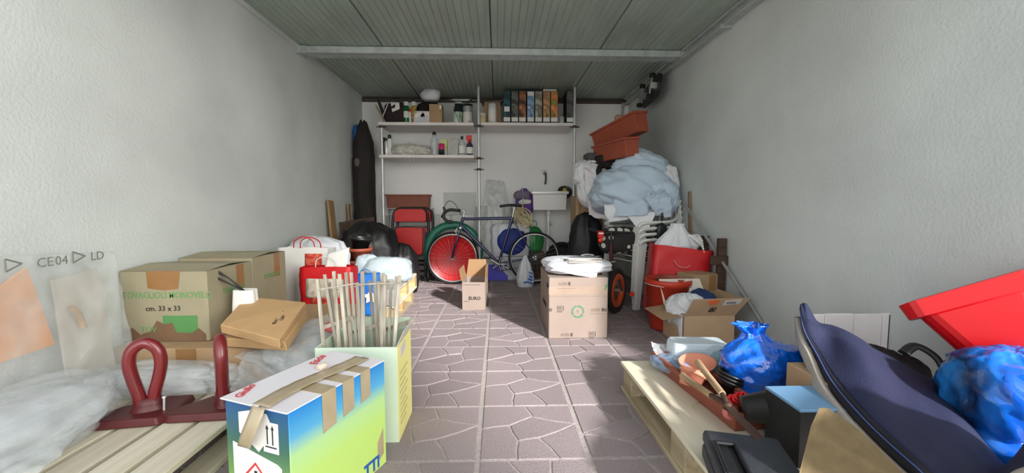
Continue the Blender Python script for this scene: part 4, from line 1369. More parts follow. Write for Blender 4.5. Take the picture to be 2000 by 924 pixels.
# right-hand upper board: jar, carton, roll, tray
can(942, 0, hh(18), hh(7.8), 'cream jar with pale lid at the left end of the upper right shelf', [('body', mat('cream_jar', (206, 190, 150), rough=.4), [(0, 0), (.95, 0), (1, .05), (1, .75), (.9, .8)]), ('lid', M_LABELW, [(.92, .8), (.95, .8), (.95, 1), (0, 1)])], z=ZS3, name='jar', cat='jar', Y=5.22)
t = thing('carton', 'brown carton on the upper right shelf behind the white roll', 'box', (sp(962, 5.38), 5.39, ZS3))
carton_body(t, .21, .16, .245, M_CARD)
flap(t, (.105, -.08, .245), (-.105, -.08, .245), (0, -.35, .2), .05, M_CARD)
solo(MB().lathe([(0, 0), (.052, 0), (.052, .235), (.018, .235), (.018, .03), (0, .03)], 22, Matrix.Translation((sp(962), 5.235, ZS3 + .001))), 'paper_roll', M_PAPER, 'white paper roll standing before the carton on the upper right shelf', 'paper roll')
t = thing('tray', 'grey tray of metal scraps on the carton of the upper right shelf', 'tray', (sp(961, 5.38), 5.39, ZS3 + .252))
MB().frustum(.22, .14, .26, .17, .025).build('body', M_CHAR, t)
for k in range(4):
    MB().beam((-.10 + .05 * k, -.05 + .02 * k, .03), (-.02 + .05 * k, .04, .05 + .01 * k), .02, .006).build('metal_scrap', M_GALV, t)

# --- eight magazine files
spines = [(990, 'teal', [(14, 70, 74), (30, 96, 98), (20, 40, 44), (18, 76, 80)], 'dark teal box file, first from the left on the upper right shelf'),
          (1005.5, 'grey', [(70, 70, 66), (44, 44, 42), (110, 108, 100), (60, 58, 54)], 'dark grey picture box file, second from the left on the upper right shelf'),
          (1020.5, 'brown', [(44, 36, 34), (60, 44, 38), (150, 92, 60), (204, 140, 90)], 'brown and orange box file, third from the left on the upper right shelf'),
          (1036.5, 'blue', [(70, 120, 176), (150, 180, 210), (90, 130, 170), (214, 222, 230)], 'blue and white box file, fourth from the left on the upper right shelf'),
          (1052, 'stone', [(150, 146, 134), (186, 182, 166), (110, 106, 96), (170, 166, 150)], 'stone grey patterned box file, fifth from the left on the upper right shelf'),
          (1067.5, 'sand', [(214, 176, 90), (196, 150, 100), (150, 110, 80), (226, 196, 130)], 'sand yellow box file, sixth from the left on the upper right shelf'),
          (1082.5, 'sunset', [(226, 180, 70), (110, 140, 70), (214, 120, 60), (230, 190, 110)], 'yellow and orange box file, seventh from the left on the upper right shelf'),
          (1113.5, 'slate', [(84, 80, 78), (60, 58, 56), (100, 96, 92), (72, 70, 68)], 'slate grey box file standing alone at the right end of the upper shelf')]
for px, nm, cols, lab in spines:
    x = at(px, 210, 5.16).x
    w_, h_, d_ = hh(14.2, 5.16), hh(60 if px < 1100 else 61, 5.16), .25
    t = thing('box_file', lab, 'box file', (x, 5.16 + d_ / 2, ZS3), group='box files on the upper right shelf')
    MB().box(-w_ / 2, w_ / 2, -d_ / 2, d_ / 2, 0, h_).build('case', mat('file_black', (30, 30, 32), rough=.6), t, bevel=.003)
    MB().box(-w_ / 2 + .004, w_ / 2 - .004, -d_ / 2 - .0015, -d_ / 2, .05, h_ - .006).build('spine_picture', blotch('spine_' + nm, cols, scale=11), t)
    MB().box(-w_ / 2 + .005, w_ / 2 - .005, -d_ / 2 - .0018, -d_ / 2, .012, .062).build('spine_label', M_LABELW, t)
    MB().lathe([(.007, 0), (.012, 0), (.012, .003), (.007, .003), (.006, -.004), (0, -.004)], 14, frame((0, -d_ / 2 - .0016, .088), z=(0, -1, 0))).build('finger_ring', M_BLACK, t)
    if nm == 'blue':
        MB().box(-w_ / 2 + .006, w_ / 2 - .006, -d_ / 2 - .0022, -d_ / 2, h_ - .06, h_ - .012).build('title_band', M_LABELW, t)
    if nm == 'teal':
        MB().box(-w_ / 2 + .012, w_ / 2 - .012, -d_ / 2 - .0022, -d_ / 2, .13, .19).build('title_band', M_LABELW, t)
solo(MB().box(at(1061, 178, 5.18).x, at(1087, 178, 5.18).x, 5.18, 5.38, ZS3 + hh(60, 5.16) + .001, ZS3 + hh(60, 5.16) + .026), 'booklet', M_PAPER, 'thin white booklet lying across the sand and orange box files', 'booklet', bevel=.002)
can(1096.5, 0, hh(13), hh(5.4), 'small grey tin between the orange and the slate box files', [('body', M_GALV, PAINT), ('lid', M_STEEL, [(.9, 1), (0, 1)])], z=ZS3, name='tin', cat='tin', Y=5.22)

# --- sink, tap, drain
M_CERAM = mat('white_ceramic', (238, 238, 236), rough=.2, var=.02, coat=.4)
sx0, sx1 = at(1038, 390, 5.3).x, at(1111, 390, 5.3).x
sz1, sz0 = 1.135, .895
t = thing('wall_sink', 'white ceramic utility sink on the back wall', 'sink', ((sx0 + sx1) / 2, 5.49, sz0))
w_ = sx1 - sx0
mb = MB()
h_ = sz1 - sz0
W1, D1, W0, D0 = w_ / 2, .20, w_ / 2 * .88, .16
ring = lambda a, b, z: [(-a, -b, z), (a, -b, z), (a, b, z), (-a, b, z)]
vs_ = ring(W0, D0, 0) + ring(W1 - .02, D1 - .02, h_ - .04) + ring(W1, D1, h_ - .035) + ring(W1, D1, h_) + ring(W1 - .03, D1 - .03, h_) + ring(W0 - .03, D0 - .03, .04)
fs = [(3, 2, 1, 0)]
for k in range(5):
    for i in range(4):
        fs.append((k * 4 + i, k * 4 + (i + 1) % 4, k * 4 + 4 + (i + 1) % 4, k * 4 + 4 + i))
fs.append((20, 21, 22, 23))
mb.add(vs_, fs)
mb.build('basin', M_CERAM, t, bevel=.008, segs=2)
MB().tube(smooth_path([(.0, -.02, .0), (.0, -.02, -.10), (.0, -.01, -.17), (.03, .08, -.19), (.03, .19, -.20)], 5), .022, 12).lathe([(.024, -.06), (.032, -.06), (.032, -.03), (.024, -.03)], 14, Matrix.Translation((0, -.02, 0))).build('drain_pipe', M_WHITE, t)
MB().tube([(.0, -.02, -.16), (.0, -.02, -.30), (-.005, .02, -.55)], .016, 10).build('drain_pipe', M_WHITE, t)
t = thing('wall_tap', 'small chrome tap with black hose above the sink', 'tap', at(1064, 338, 5.66))
MB().tube([(0, .035, 0), (0, -.03, 0)], .014, 10).lathe([(0, 0), (.028, 0), (.026, .01), (.014, .014)], 16, frame((0, .036, 0), z=(0, -1, 0))).build('valve', M_STEEL, t)
MB().tube([(-.06, -.01, .035), (.02, -.01, .035)], .004, 6).tube([(0, -.01, 0), (0, -.01, .036)], .006, 6).build('lever', M_STEEL, t)
MB().tube(smooth_path([(0, -.03, 0), (.006, -.06, -.02), (.008, -.06, -.09), (.0, -.055, -.155)], 5), .012, 8).build('spout_hose', M_CHAR, t)
t = thing('wash_bowl', 'dark enamel bowl with yellow sponge tilted in the sink', 'bowl', (at(1102, 372, 5.45).x, 5.46, sz1 - .06))
MB().lathe([(0, 0), (.05, .005), (.085, .05), (.095, .10), (.09, .10), (.08, .05), (.04, .012), (0, .012)], 22, Matrix.Rotation(.9, 4, 'X')).build('bowl_shell', mat('dark_olive_enamel', (66, 62, 50), rough=.5), t)
blob((0, -.07, .03), .028, .02, .035, seed=2, amp=.06).build('sponge', mat('yellow_sponge', (206, 186, 90), rough=.9), t)

# --- wire rack behind the folding chairs, long terracotta planter on it
M_WIRE = mat('white_wire', (214, 216, 214), rough=.4)
rx0, rx1 = -1.46, -.62
t = thing('wire_rack', 'white wire rack standing against the back wall behind the red folding chairs', 'rack', ((rx0 + rx1) / 2, 5.56, 0))
for x in (rx0, -.86, rx1):
    for y in (5.46, 5.66):
        MB().tube([(x, y, 0), (x, y, .915 if x < -.8 else .83)], .006, 6).build('post', M_WIRE, t, world=True)
for z in (.10, .28, .46, .64, .83):
    mb = MB()
    for y in (5.46, 5.66):
        mb.tube([(rx0, y, z), (rx1, y, z)], .004, 5)
    mb.build('shelf_wires', M_WIRE, t, world=True)
for x in [rx0 + .07 * k for k in range(1, 12)]:
    MB().tube([(x, 5.46, .10), (x, 5.46, .83)], .0025, 5).build('upright_wire', M_WIRE, t, world=True)
mb = MB()
for y in (5.46, 5.53, 5.60, 5.66):
    mb.tube([(rx0, y, .915), (-.86, y, .915)], .005, 5)
mb.build('shelf_wires', M_WIRE, t, world=True)


def planter(M, L, w0, w1, h, label, m=M_TERRA, group='terracotta planters', lip=.014):
    t = thing('planter_box', label, 'planter', M=M, group=group)
    e = .006
    a0, b0, a1, b1 = L / 2 * .93, w0 / 2, L / 2, w1 / 2
    rg = lambda a, b, z: [(-a, -b, z), (a, -b, z), (a, b, z), (-a, b, z)]
    vs_ = rg(a0, b0, 0) + rg(a1 - lip, b1 - lip, h - .022) + rg(a1, b1, h - .022) + rg(a1, b1, h) + rg(a1 - lip - e, b1 - lip - e, h) + rg(a0 - e, b0 - e, e)
    fs = [(3, 2, 1, 0)]
    for k in range(5):
        for i in range(4):
            fs.append((k * 4 + i, k * 4 + (i + 1) % 4, k * 4 + 4 + (i + 1) % 4, k * 4 + 4 + i))
    fs.append((20, 21, 22, 23))
    MB().add(vs_, fs).build('trough', m, t, bevel=.0025)
    return t


M_TERRA_DK = mat('brown_terracotta', (136, 78, 60), rough=.65, var=.1, scale=8)
pl = planter(Matrix.Translation((-1.165, 5.545, .922)), .575, .14, .19, .175, 'long brown planter box on the wire rack above the red folding chairs', M_TERRA_DK)
MB().box(-.26, .26, -.07, .07, .14, .15).build('soil', mat('dry_soil', (58, 44, 36), rough=1, var=.3, scale=40), pl)

# --- folded red chairs
M_FRAMEBLK = mat('black_chair_tube', (20, 20, 21), rough=.35)
M_PAD = mat('red_vinyl', (206, 30, 30), rough=.45, var=.06, scale=7)


def rounded(w, h, r, n=5, r2=None):
    out = []
    r2 = r if r2 is None else r2
    for cx, cz, a0, rr in ((w / 2 - r, h / 2 - r, 0, r), (-w / 2 + r, h / 2 - r, 90, r), (-w / 2 + r2, -h / 2 + r2, 180, r2), (w / 2 - r2, -h / 2 + r2, 270, r2)):
        for k in range(n + 1):
            a = math.radians(a0 + 90 * k / n)
            out.append((cx + rr * math.cos(a), cz + rr * math.sin(a)))
    return out


def folding_chair(loc, rz, label):
    t = thing('folding_chair', label, 'chair', loc, rz, group='folded red chairs')
    tilt = Matrix.Rotation(math.radians(-9), 4, 'X')     # leans back on the rack
    H, Wd = .925, .45
    U = smooth_path([(-Wd / 2, 0, 0), (-Wd / 2, 0, .45), (-Wd / 2 + .005, 0, H - .12), (-Wd / 2 + .06, 0, H - .015), (0, 0, H), (Wd / 2 - .06, 0, H - .015), (Wd / 2 - .005, 0, H - .12), (Wd / 2, 0, .45), (Wd / 2, 0, 0)], 6)
    MB().tube(U, .0165, 10, M=tilt).build('back_frame', M_FRAMEBLK, t)
    W2 = Wd - .06
    U2 = [(-W2 / 2, -.035, .03), (-W2 / 2, -.035, .62), (W2 / 2, -.035, .62), (W2 / 2, -.035, .03)]
    for a, b in zip(U2, U2[1:]):
        MB().tube([a, b], .011, 8, M=tilt).build('leg', M_FRAMEBLK, t)
    for z in (.12, .20):
        MB().tube([(-W2 / 2, -.035, z), (W2 / 2, -.035, z)], .009, 8, M=tilt).build('crossbar', M_FRAMEBLK, t)
    MB().tube([(-Wd / 2, 0, .25), (Wd / 2, 0, .25)], .010, 8, M=tilt).build('crossbar', M_FRAMEBLK, t)
    FX = Matrix(((1, 0, 0, 0), (0, 0, -1, 0), (0, 1, 0, 0), (0, 0, 0, 1)))
    MB().prism(rounded(.405, .165, .075, r2=.02), -.012, .022, tilt @ Matrix.Translation((0, -.012, H - .085 - .01)) @ FX, inset=.006).build('backrest', M_PAD, t)
    MB().prism(rounded(.375, .38, .03), -.02, .0, tilt @ Matrix.Translation((0, -.05, .50)) @ FX).build('seat_pan', M_FRAMEBLK, t)
    MB().prism(rounded(.345, .35, .035), .0, .030, tilt @ Matrix.Translation((0, -.05, .50)) @ FX, inset=.010).build('seat', M_PAD, t)
    for s in (-1, 1):
        MB().tube([(s * W2 / 2, -.02, .35), (s * Wd / 2, 0, .35)], .008, 6, M=tilt).build('hinge', M_STEEL, t)
        MB().lathe([(0, 0), (.016, 0), (.016, .03), (0, .03)], 10, tilt @ Matrix.Translation((s * Wd / 2, 0, -.004))).build('foot_cap', M_BLACK, t)
    return t


folding_chair((-1.105, 5.22, .006), 0, 'front one of two folded red padded chairs with black frame')
folding_chair((-1.060, 5.30, .006), 0, 'rear one of two folded red padded chairs, right behind the front one')

# --- bicycle
BY = 5.03


def bp(px, py, dy=0.0):
    return at(px, py, BY + dy)


M_BIKE = mat('dark_blue_frame', (24, 32, 78), rough=.25, var=.1, coat=.6)
M_TYRE = mat('tyre_rubber', (30, 29, 29), rough=.85)
M_ALU = mat('worn_alloy', (196, 198, 196), rough=.3, metal=.85)
RW = .318
hubF, hubR = bp(884, 502), bp(1044, 502)
hubF.z = hubR.z = RW + .003
t = thing('bicycle', 'dark blue road bicycle with drop handlebar standing along the back wall', 'bicycle', ((hubF.x + hubR.x) / 2, BY, 0))


def wheel(c, r, rim_m, rr=.012, turn=None, spokes=28, parent=None, tyre=M_TYRE, rim_r=None):
    Mw = world_matrix(parent).inverted() @ frame(c, z=turn or (0, 1, 0))
    circ = lambda q: [(math.cos(a) * q, math.sin(a) * q, 0) for a in [2 * math.pi * k / 48 for k in range(48)]]
    wt = MB().tube(circ(r - rr), rr, 8, closed=True).build('wheel', tyre, parent)
    wt.matrix_basis = Mw
    ri = rim_r or rr * .8
    MB().tube(circ(r - 2 * rr - ri * .8), ri, 6, closed=True, flat=.8).build('rim', rim_m, wt)
    sp_ = MB()
    for k in range(spokes):
        a = 2 * math.pi * k / spokes
        b = a + (.25 if k % 2 else -.25)
        sp_.tube([(math.cos(b) * .018, math.sin(b) * .018, .02 * (1 if k % 4 < 2 else -1)), (math.cos(a) * (r - 2 * rr - ri), math.sin(a) * (r - 2 * rr - ri), 0)], .0008, 4, caps=False)
    sp_.build('spokes', M_ALU, wt)
    MB().tube([(0, 0, -.035), (0, 0, .035)], .016, 10).tube([(0, 0, -.06), (0, 0, .06)], .005, 8).build('hub', M_ALU, wt)
    return wt


wheel(hubF, RW, M_ALU, parent=t)
wheel(hubR, RW, M_ALU, parent=t)
bb, seatc, headt, headb = bp(974, 515), bp(1001, 424), bp(905, 424), bp(899, 444)


def btube(name, pts, r, m=M_BIKE, **k):
    return MB().tube(pts, r, 10, **k).build(name, m, t, world=True)


btube('top_tube', [bp(903, 428), bp(999, 426)], .018)
btube('down_tube', [bp(900, 440), bb], .020)
btube('seat_tube', [bb, seatc], .018)
btube('head_tube', [headt, headb], .018)
btube('seat_post', [seatc, bp(1005, 403)], .012, M_ALU)
for dy in (-.05, .05):
    btube('fork_blade', smooth_path([bp(899, 446, dy * .6), bp(892, 470, dy), bp(886, 490, dy), hubF + V((0, dy, 0))], 4), .013, radii=None)
    btube('seat_stay', [bp(1001, 428, dy * .4), hubR + V((0, dy, 0))], .007)
    btube('chain_stay', [bb + V((0, dy * .5, 0)), hubR + V((0, dy, 0))], .008)
btube('fork_crown', [bp(899, 446, -.035), bp(899, 446, .035)], .014, M_ALU)
sd = bp(997, 401)
MB().grid(lambda u, v: sd + V(((u - .5) * .26, (v - .5) * (.035 + .11 * max(0, u - .35) ** 1.2 * 1.5), .012 * math.sin(u * 3.1) - .02 * (2 * v - 1) ** 2 + .012 * u)), 14, 8, .022).build('saddle', M_BLACK, t, world=True)
btube('stem', [headt + V((0, 0, -.01)), bp(907, 412), bp(897, 411)], .011, M_ALU)
for dy in (-.19, .19):
    btube('handlebar', smooth_path([bp(897, 411), bp(897, 411, dy * .8), bp(893, 411, dy), bp(880, 410, dy), bp(870, 414, dy), bp(866, 422, dy), bp(872, 431, dy), bp(884, 434, dy)], 5), .018, M_BLACK)
    btube('brake_lever', smooth_path([bp(868, 412, dy), bp(866, 405, dy), bp(869, 410, dy), bp(862, 425, dy)], 4), .010, M_BLACK)
    btube('brake_cable', smooth_path([bp(867, 405, dy), bp(876, 393, dy * .8), bp(888, 398, dy * .4), bp(901, 420, dy * .1)], 6), .0035, M_BLACK)
Mc = frame(bb, z=(0, 1, 0))
MB().lathe([(.085, -.004), (.090, -.004), (.090, .004), (.085, .004), (.085, -.004)], 36, frame(bb + V((0, -.045, 0)), z=(0, 1, 0))).lathe([(0, -.003), (.03, -.003), (.03, .003), (0, .003)], 16, frame(bb + V((0, -.045, 0)), z=(0, 1, 0))).build('chainring', M_CHAR, t, world=True)
for k in range(5):
    a = k * 1.2566
    btube('chainring_arm', [bb + V((0, -.045, 0)), bb + V((.086 * math.cos(a), -.045, .086 * math.sin(a)))], .006, M_ALU)
ca = (bp(951, 502, -.06) - (bb + V((0, -.06, 0)))).normalized() * .155
for s in (1, -1):
    c0 = bb + V((0, -.062 * s, 0))
    btube('crank_arm', [c0, c0 + ca * s], .010, M_ALU)
    MB().box(-.045, .045, -.035, .035, -.010, .010, Matrix.Translation(c0 + ca * s + V((0, -.05 * s, 0)))).build('pedal', M_CHAR, t, world=True, bevel=.003)
btube('chain', [bb + V((0, -.045, .088)), hubR + V((0, -.045, .03))], .004, M_CHAR)
btube('chain', [bb + V((0, -.045, -.088)), hubR + V((-.0, -.045, -.075)), hubR + V((.02, -.045, -.03))], .004, M_CHAR)
MB().lathe([(.018, -.012), (.040, -.012), (.030, .012), (.018, .012)], 20, frame(hubR + V((0, -.04, 0)), z=(0, -1, 0))).build('sprockets', M_ALU, t, world=True)
MB().tube([bp(893, 446, -.02), bp(889, 452, -.03), bp(893, 459, -.03)], .006, 6).build('brake_caliper', M_ALU, t, world=True)

# --- things behind and round the bicycle
dc = at(884, 508, 5.13)
M_REDLID = mat('red_tub_lid', (218, 22, 28), rough=.35, var=.05)
t = thing('tub_lid', 'big round red plastic lid leaning behind the bicycle front wheel', 'lid', (dc.x, 5.15, 0))
MB().lathe([(0, -.012), (.26, -.012), (.275, 0), (.287, .004), (.290, -.006), (.280, -.02), (0, -.022)], 44, frame((dc.x, 5.14, .296), z=(0, -1, .05))).build('disc', M_REDLID, t, world=True)
MB().lathe([(.20, -.0115), (.205, -.006), (.21, -.0115)], 40, frame((dc.x, 5.14, .296), z=(0, -1, .05))).build('raised_ring', M_REDLID, t, world=True)
gc = at(886, 478, 5.30)
t = thing('swim_ring', 'teal green plastic ring leaning behind the red lid', 'ring', (gc.x, 5.24, 0))
Mg = frame((gc.x, 5.24, .385), z=(0, -1, .06))
MB().tube([(math.cos(a) * .325, math.sin(a) * .325, 0) for a in [2 * math.pi * k / 44 for k in range(44)]], .050, 10, closed=True, M=Mg, flat=.5).build('tube', mat('teal_vinyl', (22, 116, 92), rough=.4, var=.08), t, world=True)
blob((gc.x + .32, 5.21, .40), .03, .03, .02, seed=1, amp=.02).build('valve', M_WHITE, t, world=True)

CX = at(965, 420, 5.5).x
t = thing('plastic_sack', 'large clear plastic sack of rags against the back wall behind the bicycle', 'sack', (CX, 5.53, 0))
M_RAG = mat('white_rags', (222, 222, 218), rough=.9, var=.06, scale=6, bump=.3, bscale=12)
M_FOGGY = film('foggy_film', (228, 232, 232), .45, .2)
sack((0, 0, 0), [(.17, 0), (.20, .2), (.20, .55), (.17, .75), (.15, .84), (.05, .9), (0, .9)], seed=51, folds=7, fold=.08, crumple=.14, sx=1.15, sy=.65).build('rags', M_RAG, t)
sack((0, 0, 0), [(.185, .002), (.215, .2), (.215, .6), (.20, .80), (.18, .95)], seed=52, folds=9, fold=.14, crumple=.10, sx=1.15, sy=.66).build('film', M_FOGGY, t)
sheet((-.17, -.02, .86), (.20, .02, .86), (.13, .10, 1.28), (-.10, .11, 1.30), seed=53, amp=.012, freq=6, thick=.001).build('upright_sheet', M_FOGGY, t)
ax = at(1020, 395, 5.5).x
t = thing('cloth_bag', 'purple cloth bag with a white rag hanging beside the sink', 'bag', (ax + .03, 5.52, .80))
M_PURPLE = mat('purple_cloth', (104, 66, 150), rough=.8, var=.15, bump=.3, bscale=18)
sack((0, 0, .0), [(.05, 0), (.10, .05), (.115, .18), (.10, .27), (.05, .35), (.02, .38), (0, .38)], seed=61, folds=6, fold=.12, crumple=.10, sx=1.0, sy=.75).build('body', M_PURPLE, t)
blob((-.03, -.055, .23), .10, .05, .055, seed=62, amp=.18, freq=3).build('grey_rag', mat('mauve_grey_rag', (120, 108, 130), rough=.9, var=.2), t)
blob((.0, -.09, .17), .07, .03, .03, seed=63, amp=.18, freq=3).build('white_rag', M_RAG, t)
# coil of rope in a net bag
cc = at(1021, 425, 5.33)
t = thing('rope_coil', 'coil of cream rope in front of the purple bag', 'rope', (cc.x, 5.33, cc.z - .14))
M_ROPE = mat('cream_rope', (214, 200, 160), rough=.9, var=.15, scale=30, bump=.3, bscale=60)
for k in range(10):
    rr_ = random.Random(70 + k)
    pts = [V(((.105 - .04 * (k % 4) / 3) * (1 + .1 * rr_.random()) * math.cos(a + k) + rr_.uniform(-.012, .012), (.008 * k - .04 + .02 * math.sin(3 * a + k)), .135 + (.125 - .05 * (k % 3) / 2) * math.sin(a + k * .7) * (1 + .1 * rr_.random()))) for a in [2 * math.pi * q / 22 for q in range(22)]]
    MB().tube(pts, .009, 6, closed=True).build('rope_loop', M_ROPE, t)
MB().tube(smooth_path([(0, .02, .26), (.01, .09, .40), (0, .12, .52)], 5), .006, 6).build('hanging_loop', M_ROPE, t)
# blue round cushion in white bag
c = at(1000, 470, 5.28)
t = thing('round_cushion', 'round navy blue cushion edged in white plastic behind the seat tube', 'cushion', (c.x, 5.30, 0))
MB().lathe([(0, .05), (.15, .045), (.185, .02), (.19, 0), (.185, -.03), (0, -.05)], 36, frame((c.x, 5.30, c.z), z=(0, -1, .08))).build('cushion', mat('navy_cushion', (26, 50, 132), rough=.6, var=.1), t, world=True)
sack((c.x - .015, 5.34, .0), [(.15, 0), (.20, .15), (.24, .45), (.235, .66), (.20, .72)], seed=71, folds=11, fold=.08, crumple=.08, sx=1.0, sy=.28).build('white_wrap', MW, t, world=True)
c = at(1041, 473, 5.40)
t = thing('ball_bag', 'round green bag beside the blue cushion behind the rear wheel', 'bag', (c.x, 5.42, .345))
M_GRN = mat('bright_green_vinyl', (36, 130, 62), rough=.4, var=.12, scale=6)
sack((c.x, 5.42, .345), [(.06, 0), (.13, .04), (.155, .15), (.14, .25), (.08, .32), (.02, .34), (0, .34)], seed=73, folds=5, fold=.05, crumple=.06, sx=.95, sy=.7).build('body', M_GRN, t, world=True)
MB().tube(smooth_path([(c.x - .04, 5.32, .69), (c.x - .03, 5.30, .75), (c.x + .03, 5.30, .75), (c.x + .04, 5.32, .69)], 5), .005, 6).build('strap', M_GRN, t, world=True)
# violet crate low behind the bottom bracket
c0, c1 = at(945, 545, 5.28), at(992, 545, 5.28)
t = thing('plastic_crate', 'violet blue plastic crate on the floor behind the bicycle cranks', 'crate', ((c0.x + c1.x) / 2, 5.42, 0))
M_VIOLET = mat('violet_plastic', (70, 62, 190), rough=.4)
e = .008
w_, d_, h_ = c1.x - c0.x, .26, .20
mb = MB().box(-w_ / 2, w_ / 2, -d_ / 2, d_ / 2, 0, e)
mb.box(-w_ / 2, w_ / 2, -d_ / 2, -d_ / 2 + e, e, h_).box(-w_ / 2, w_ / 2, d_ / 2 - e, d_ / 2, e, h_).box(-w_ / 2, -w_ / 2 + e, -d_ / 2 + e, d_ / 2 - e, e, h_).box(w_ / 2 - e, w_ / 2, -d_ / 2 + e, d_ / 2 - e, e, h_)
mb.build('body', M_VIOLET, t)
MB().box(-w_ / 2 - .008, w_ / 2 + .008, -d_ / 2 - .008, -d_ / 2, h_ - .02, h_).box(-w_ / 2 - .008, w_ / 2 + .008, d_ / 2, d_ / 2 + .008, h_ - .02, h_).build('rim', M_VIOLET, t)
# small blue and white bag on the floor before the rear wheel
c = at(1026, 560, 4.86)
t = thing('carrier_bag', 'small white carrier bag with blue print on the floor by the rear wheel', 'bag', (c.x, 4.85, 0))
sack((0, 0, 0), [(.085, 0), (.10, .06), (.09, .16), (.06, .27), (.02, .35), (.012, .37)], seed=81, folds=7, fold=.15, crumple=.08, sx=1.0, sy=.65).build('body', MW, t)
for k in range(5):
    MB().grid(lambda u, v: V((-.025 + .10 * u + .008 * k * (v - .5), -.072 + .008 * k + .012 * (u - .4) ** 2, .05 + .035 * k + .020 * v + .01 * math.sin(u * 4))), 5, 2, .001).build('printed_wave', mat('print_blue', (30, 110, 200), rough=.4), t)
# dark clutter under the sink
t = thing('tyre', 'spare black tyre leaning under the sink by the back wall', 'tyre', (.86, 5.52, 0))
MB().tube([(math.cos(a) * .20, math.sin(a) * .20, 0) for a in [2 * math.pi * k / 36 for k in range(36)]], .038, 10, closed=True, M=frame((.86, 5.50, .236), z=(.1, -1, .2))).build('tread', M_TYRE, t, world=True)
MB().lathe([(.0, .0), (.08, .0), (.15, .02), (.165, .03), (.165, -.03), (.1, -.03), (0, -.03)], 28, frame((.86, 5.50, .236), z=(.1, -1, .2))).build('wheel_disc', M_CHAR, t, world=True)
t = thing('dark_box', 'dark brown wooden crate under the sink behind the rear wheel', 'crate', (.46, 5.50, 0))
for k in range(4):
    MB().box(-.16, .16, -.085, -.07, .01 + k * .083, .08 + k * .083).build('slat', M_BOARDD, t)
MB().box(-.15, .15, -.069, .12, 0, .34).build('body', M_BOARDD, t)

# ================================================================== RIGHT SIDE, FAR
# --- stack of four white garden chairs, facing left
M_RESIN = mat('white_resin', (226, 228, 222), rough=.45, var=.05, scale=5)


def resin_chair_master(label):
    """one-piece garden armchair; local +x is the front, seat 0.42 m up"""
    t = thing('garden_chair', label, 'chair', group='stacked white garden chairs')
    MB().grid(lambda u, v: V((-.22 + .46 * u, (v - .5) * (.46 - .06 * (1 - u)), .415 + .02 * u - .018 * math.sin(math.pi * v) * math.sin(math.pi * u))), 10, 10, .006).build('seat', M_RESIN, t)
    for sx_, sy_, nm in ((.24, -.245, 'leg'), (.24, .245, 'leg'), (-.25, -.235, 'leg'), (-.25, .235, 'leg')):
        a = V((sx_ * .86, sy_ * .96, .60 if sx_ > 0 else .44))
        b = V((sx_ * 1.12, sy_ * 1.08, .0))
        m_ = (a + b) / 2
        n1 = V((0, sy_, 0)).normalized()
        n2 = V((sx_, 0, 0)).normalized()
        mb = MB()
        for n_, w_ in ((n1, n2), (n2, n1)):
            q = [a - w_ * .075, a + w_ * .002, b + w_ * .002, b - w_ * .048]
            mb.add(q + [p - n_ * .006 for p in q], [(0, 1, 2, 3), (7, 6, 5, 4), (0, 4, 5, 1), (1, 5, 6, 2), (2, 6, 7, 3), (3, 7, 4, 0)])
        mb.build(nm, M_RESIN, t)
    for s in (-1, 1):
        pts = smooth_path([(.215, s * .245, .60), (.19, s * .262, .628), (.08, s * .272, .635), (-.10, s * .268, .64), (-.20, s * .245, .665), (-.255, s * .21, .70)], 5)
        MB().tube(pts, .031, 8, flat=.5).build('armrest', M_RESIN, t)
    # curved back of slats between a lower and an upper rail
    def back(a, z):
        return V((-.235 - .055 * (z - .43) / .4 - .035 * math.cos(a * 1.5), .235 * math.sin(a), z))
    A = 1.05
    MB().tube([back(-A + 2 * A * k / 14, .835 + .02 * math.cos((-A + 2 * A * k / 14) * 1.4)) for k in range(15)], .020, 8, flat=.5).build('top_rail', M_RESIN, t)
    MB().tube([back(-A + 2 * A * k / 14, .46) for k in range(15)], .014, 8, flat=.6).build('lower_rail', M_RESIN, t)
    for k in range(7):
        a = -A + 2 * A * k / 6
        MB().tube([back(a, .45), back(a, .65), back(a, .84)], .015, 6, flat=.35).build('slat', M_RESIN, t)
    return t


CXR, CYR = 1.41, 4.03
labs = ['bottom white garden chair of the stack, its legs on the floor', 'second white garden chair from the floor in the stack', 'third white garden chair from the floor in the stack', 'top white garden chair of the stack under the blue sheets']
ch = resin_chair_master(labs[0])
for k in range(4):
    o = ch if k == 0 else copy_tree(ch)
    o['label'] = labs[k]
    o.location = (CXR - .006 * k, CYR, .004 + .052 * k)
    o.rotation_euler = (0, 0, math.pi + math.radians(20))

# --- spotted cushions pressed between the chairs
M_DOT = dots('black_white_spots', (40, 36, 36), (206, 206, 196), cell=.075, rad=.37)
t = thing('seat_cushion', 'black cushion with white spots hanging out of the chair stack', 'cushion', (1.11, 3.86, .50))
blob((1.12, 3.87, .50), .17, .11, .125, seed=41, amp=.03, p=3.2, freq=1.3).build('cushion', M_DOT, t, world=True)
t = thing('seat_cushion', 'flat black spotted cushion on the seat of the chair stack', 'cushion', (1.43, 3.88, .64))
MB().prism(rounded(.36, .30, .05), 0, .055, Matrix.Translation((1.44, 3.93, .640)), inset=.012).build('cushion', M_DOT, t, world=True)

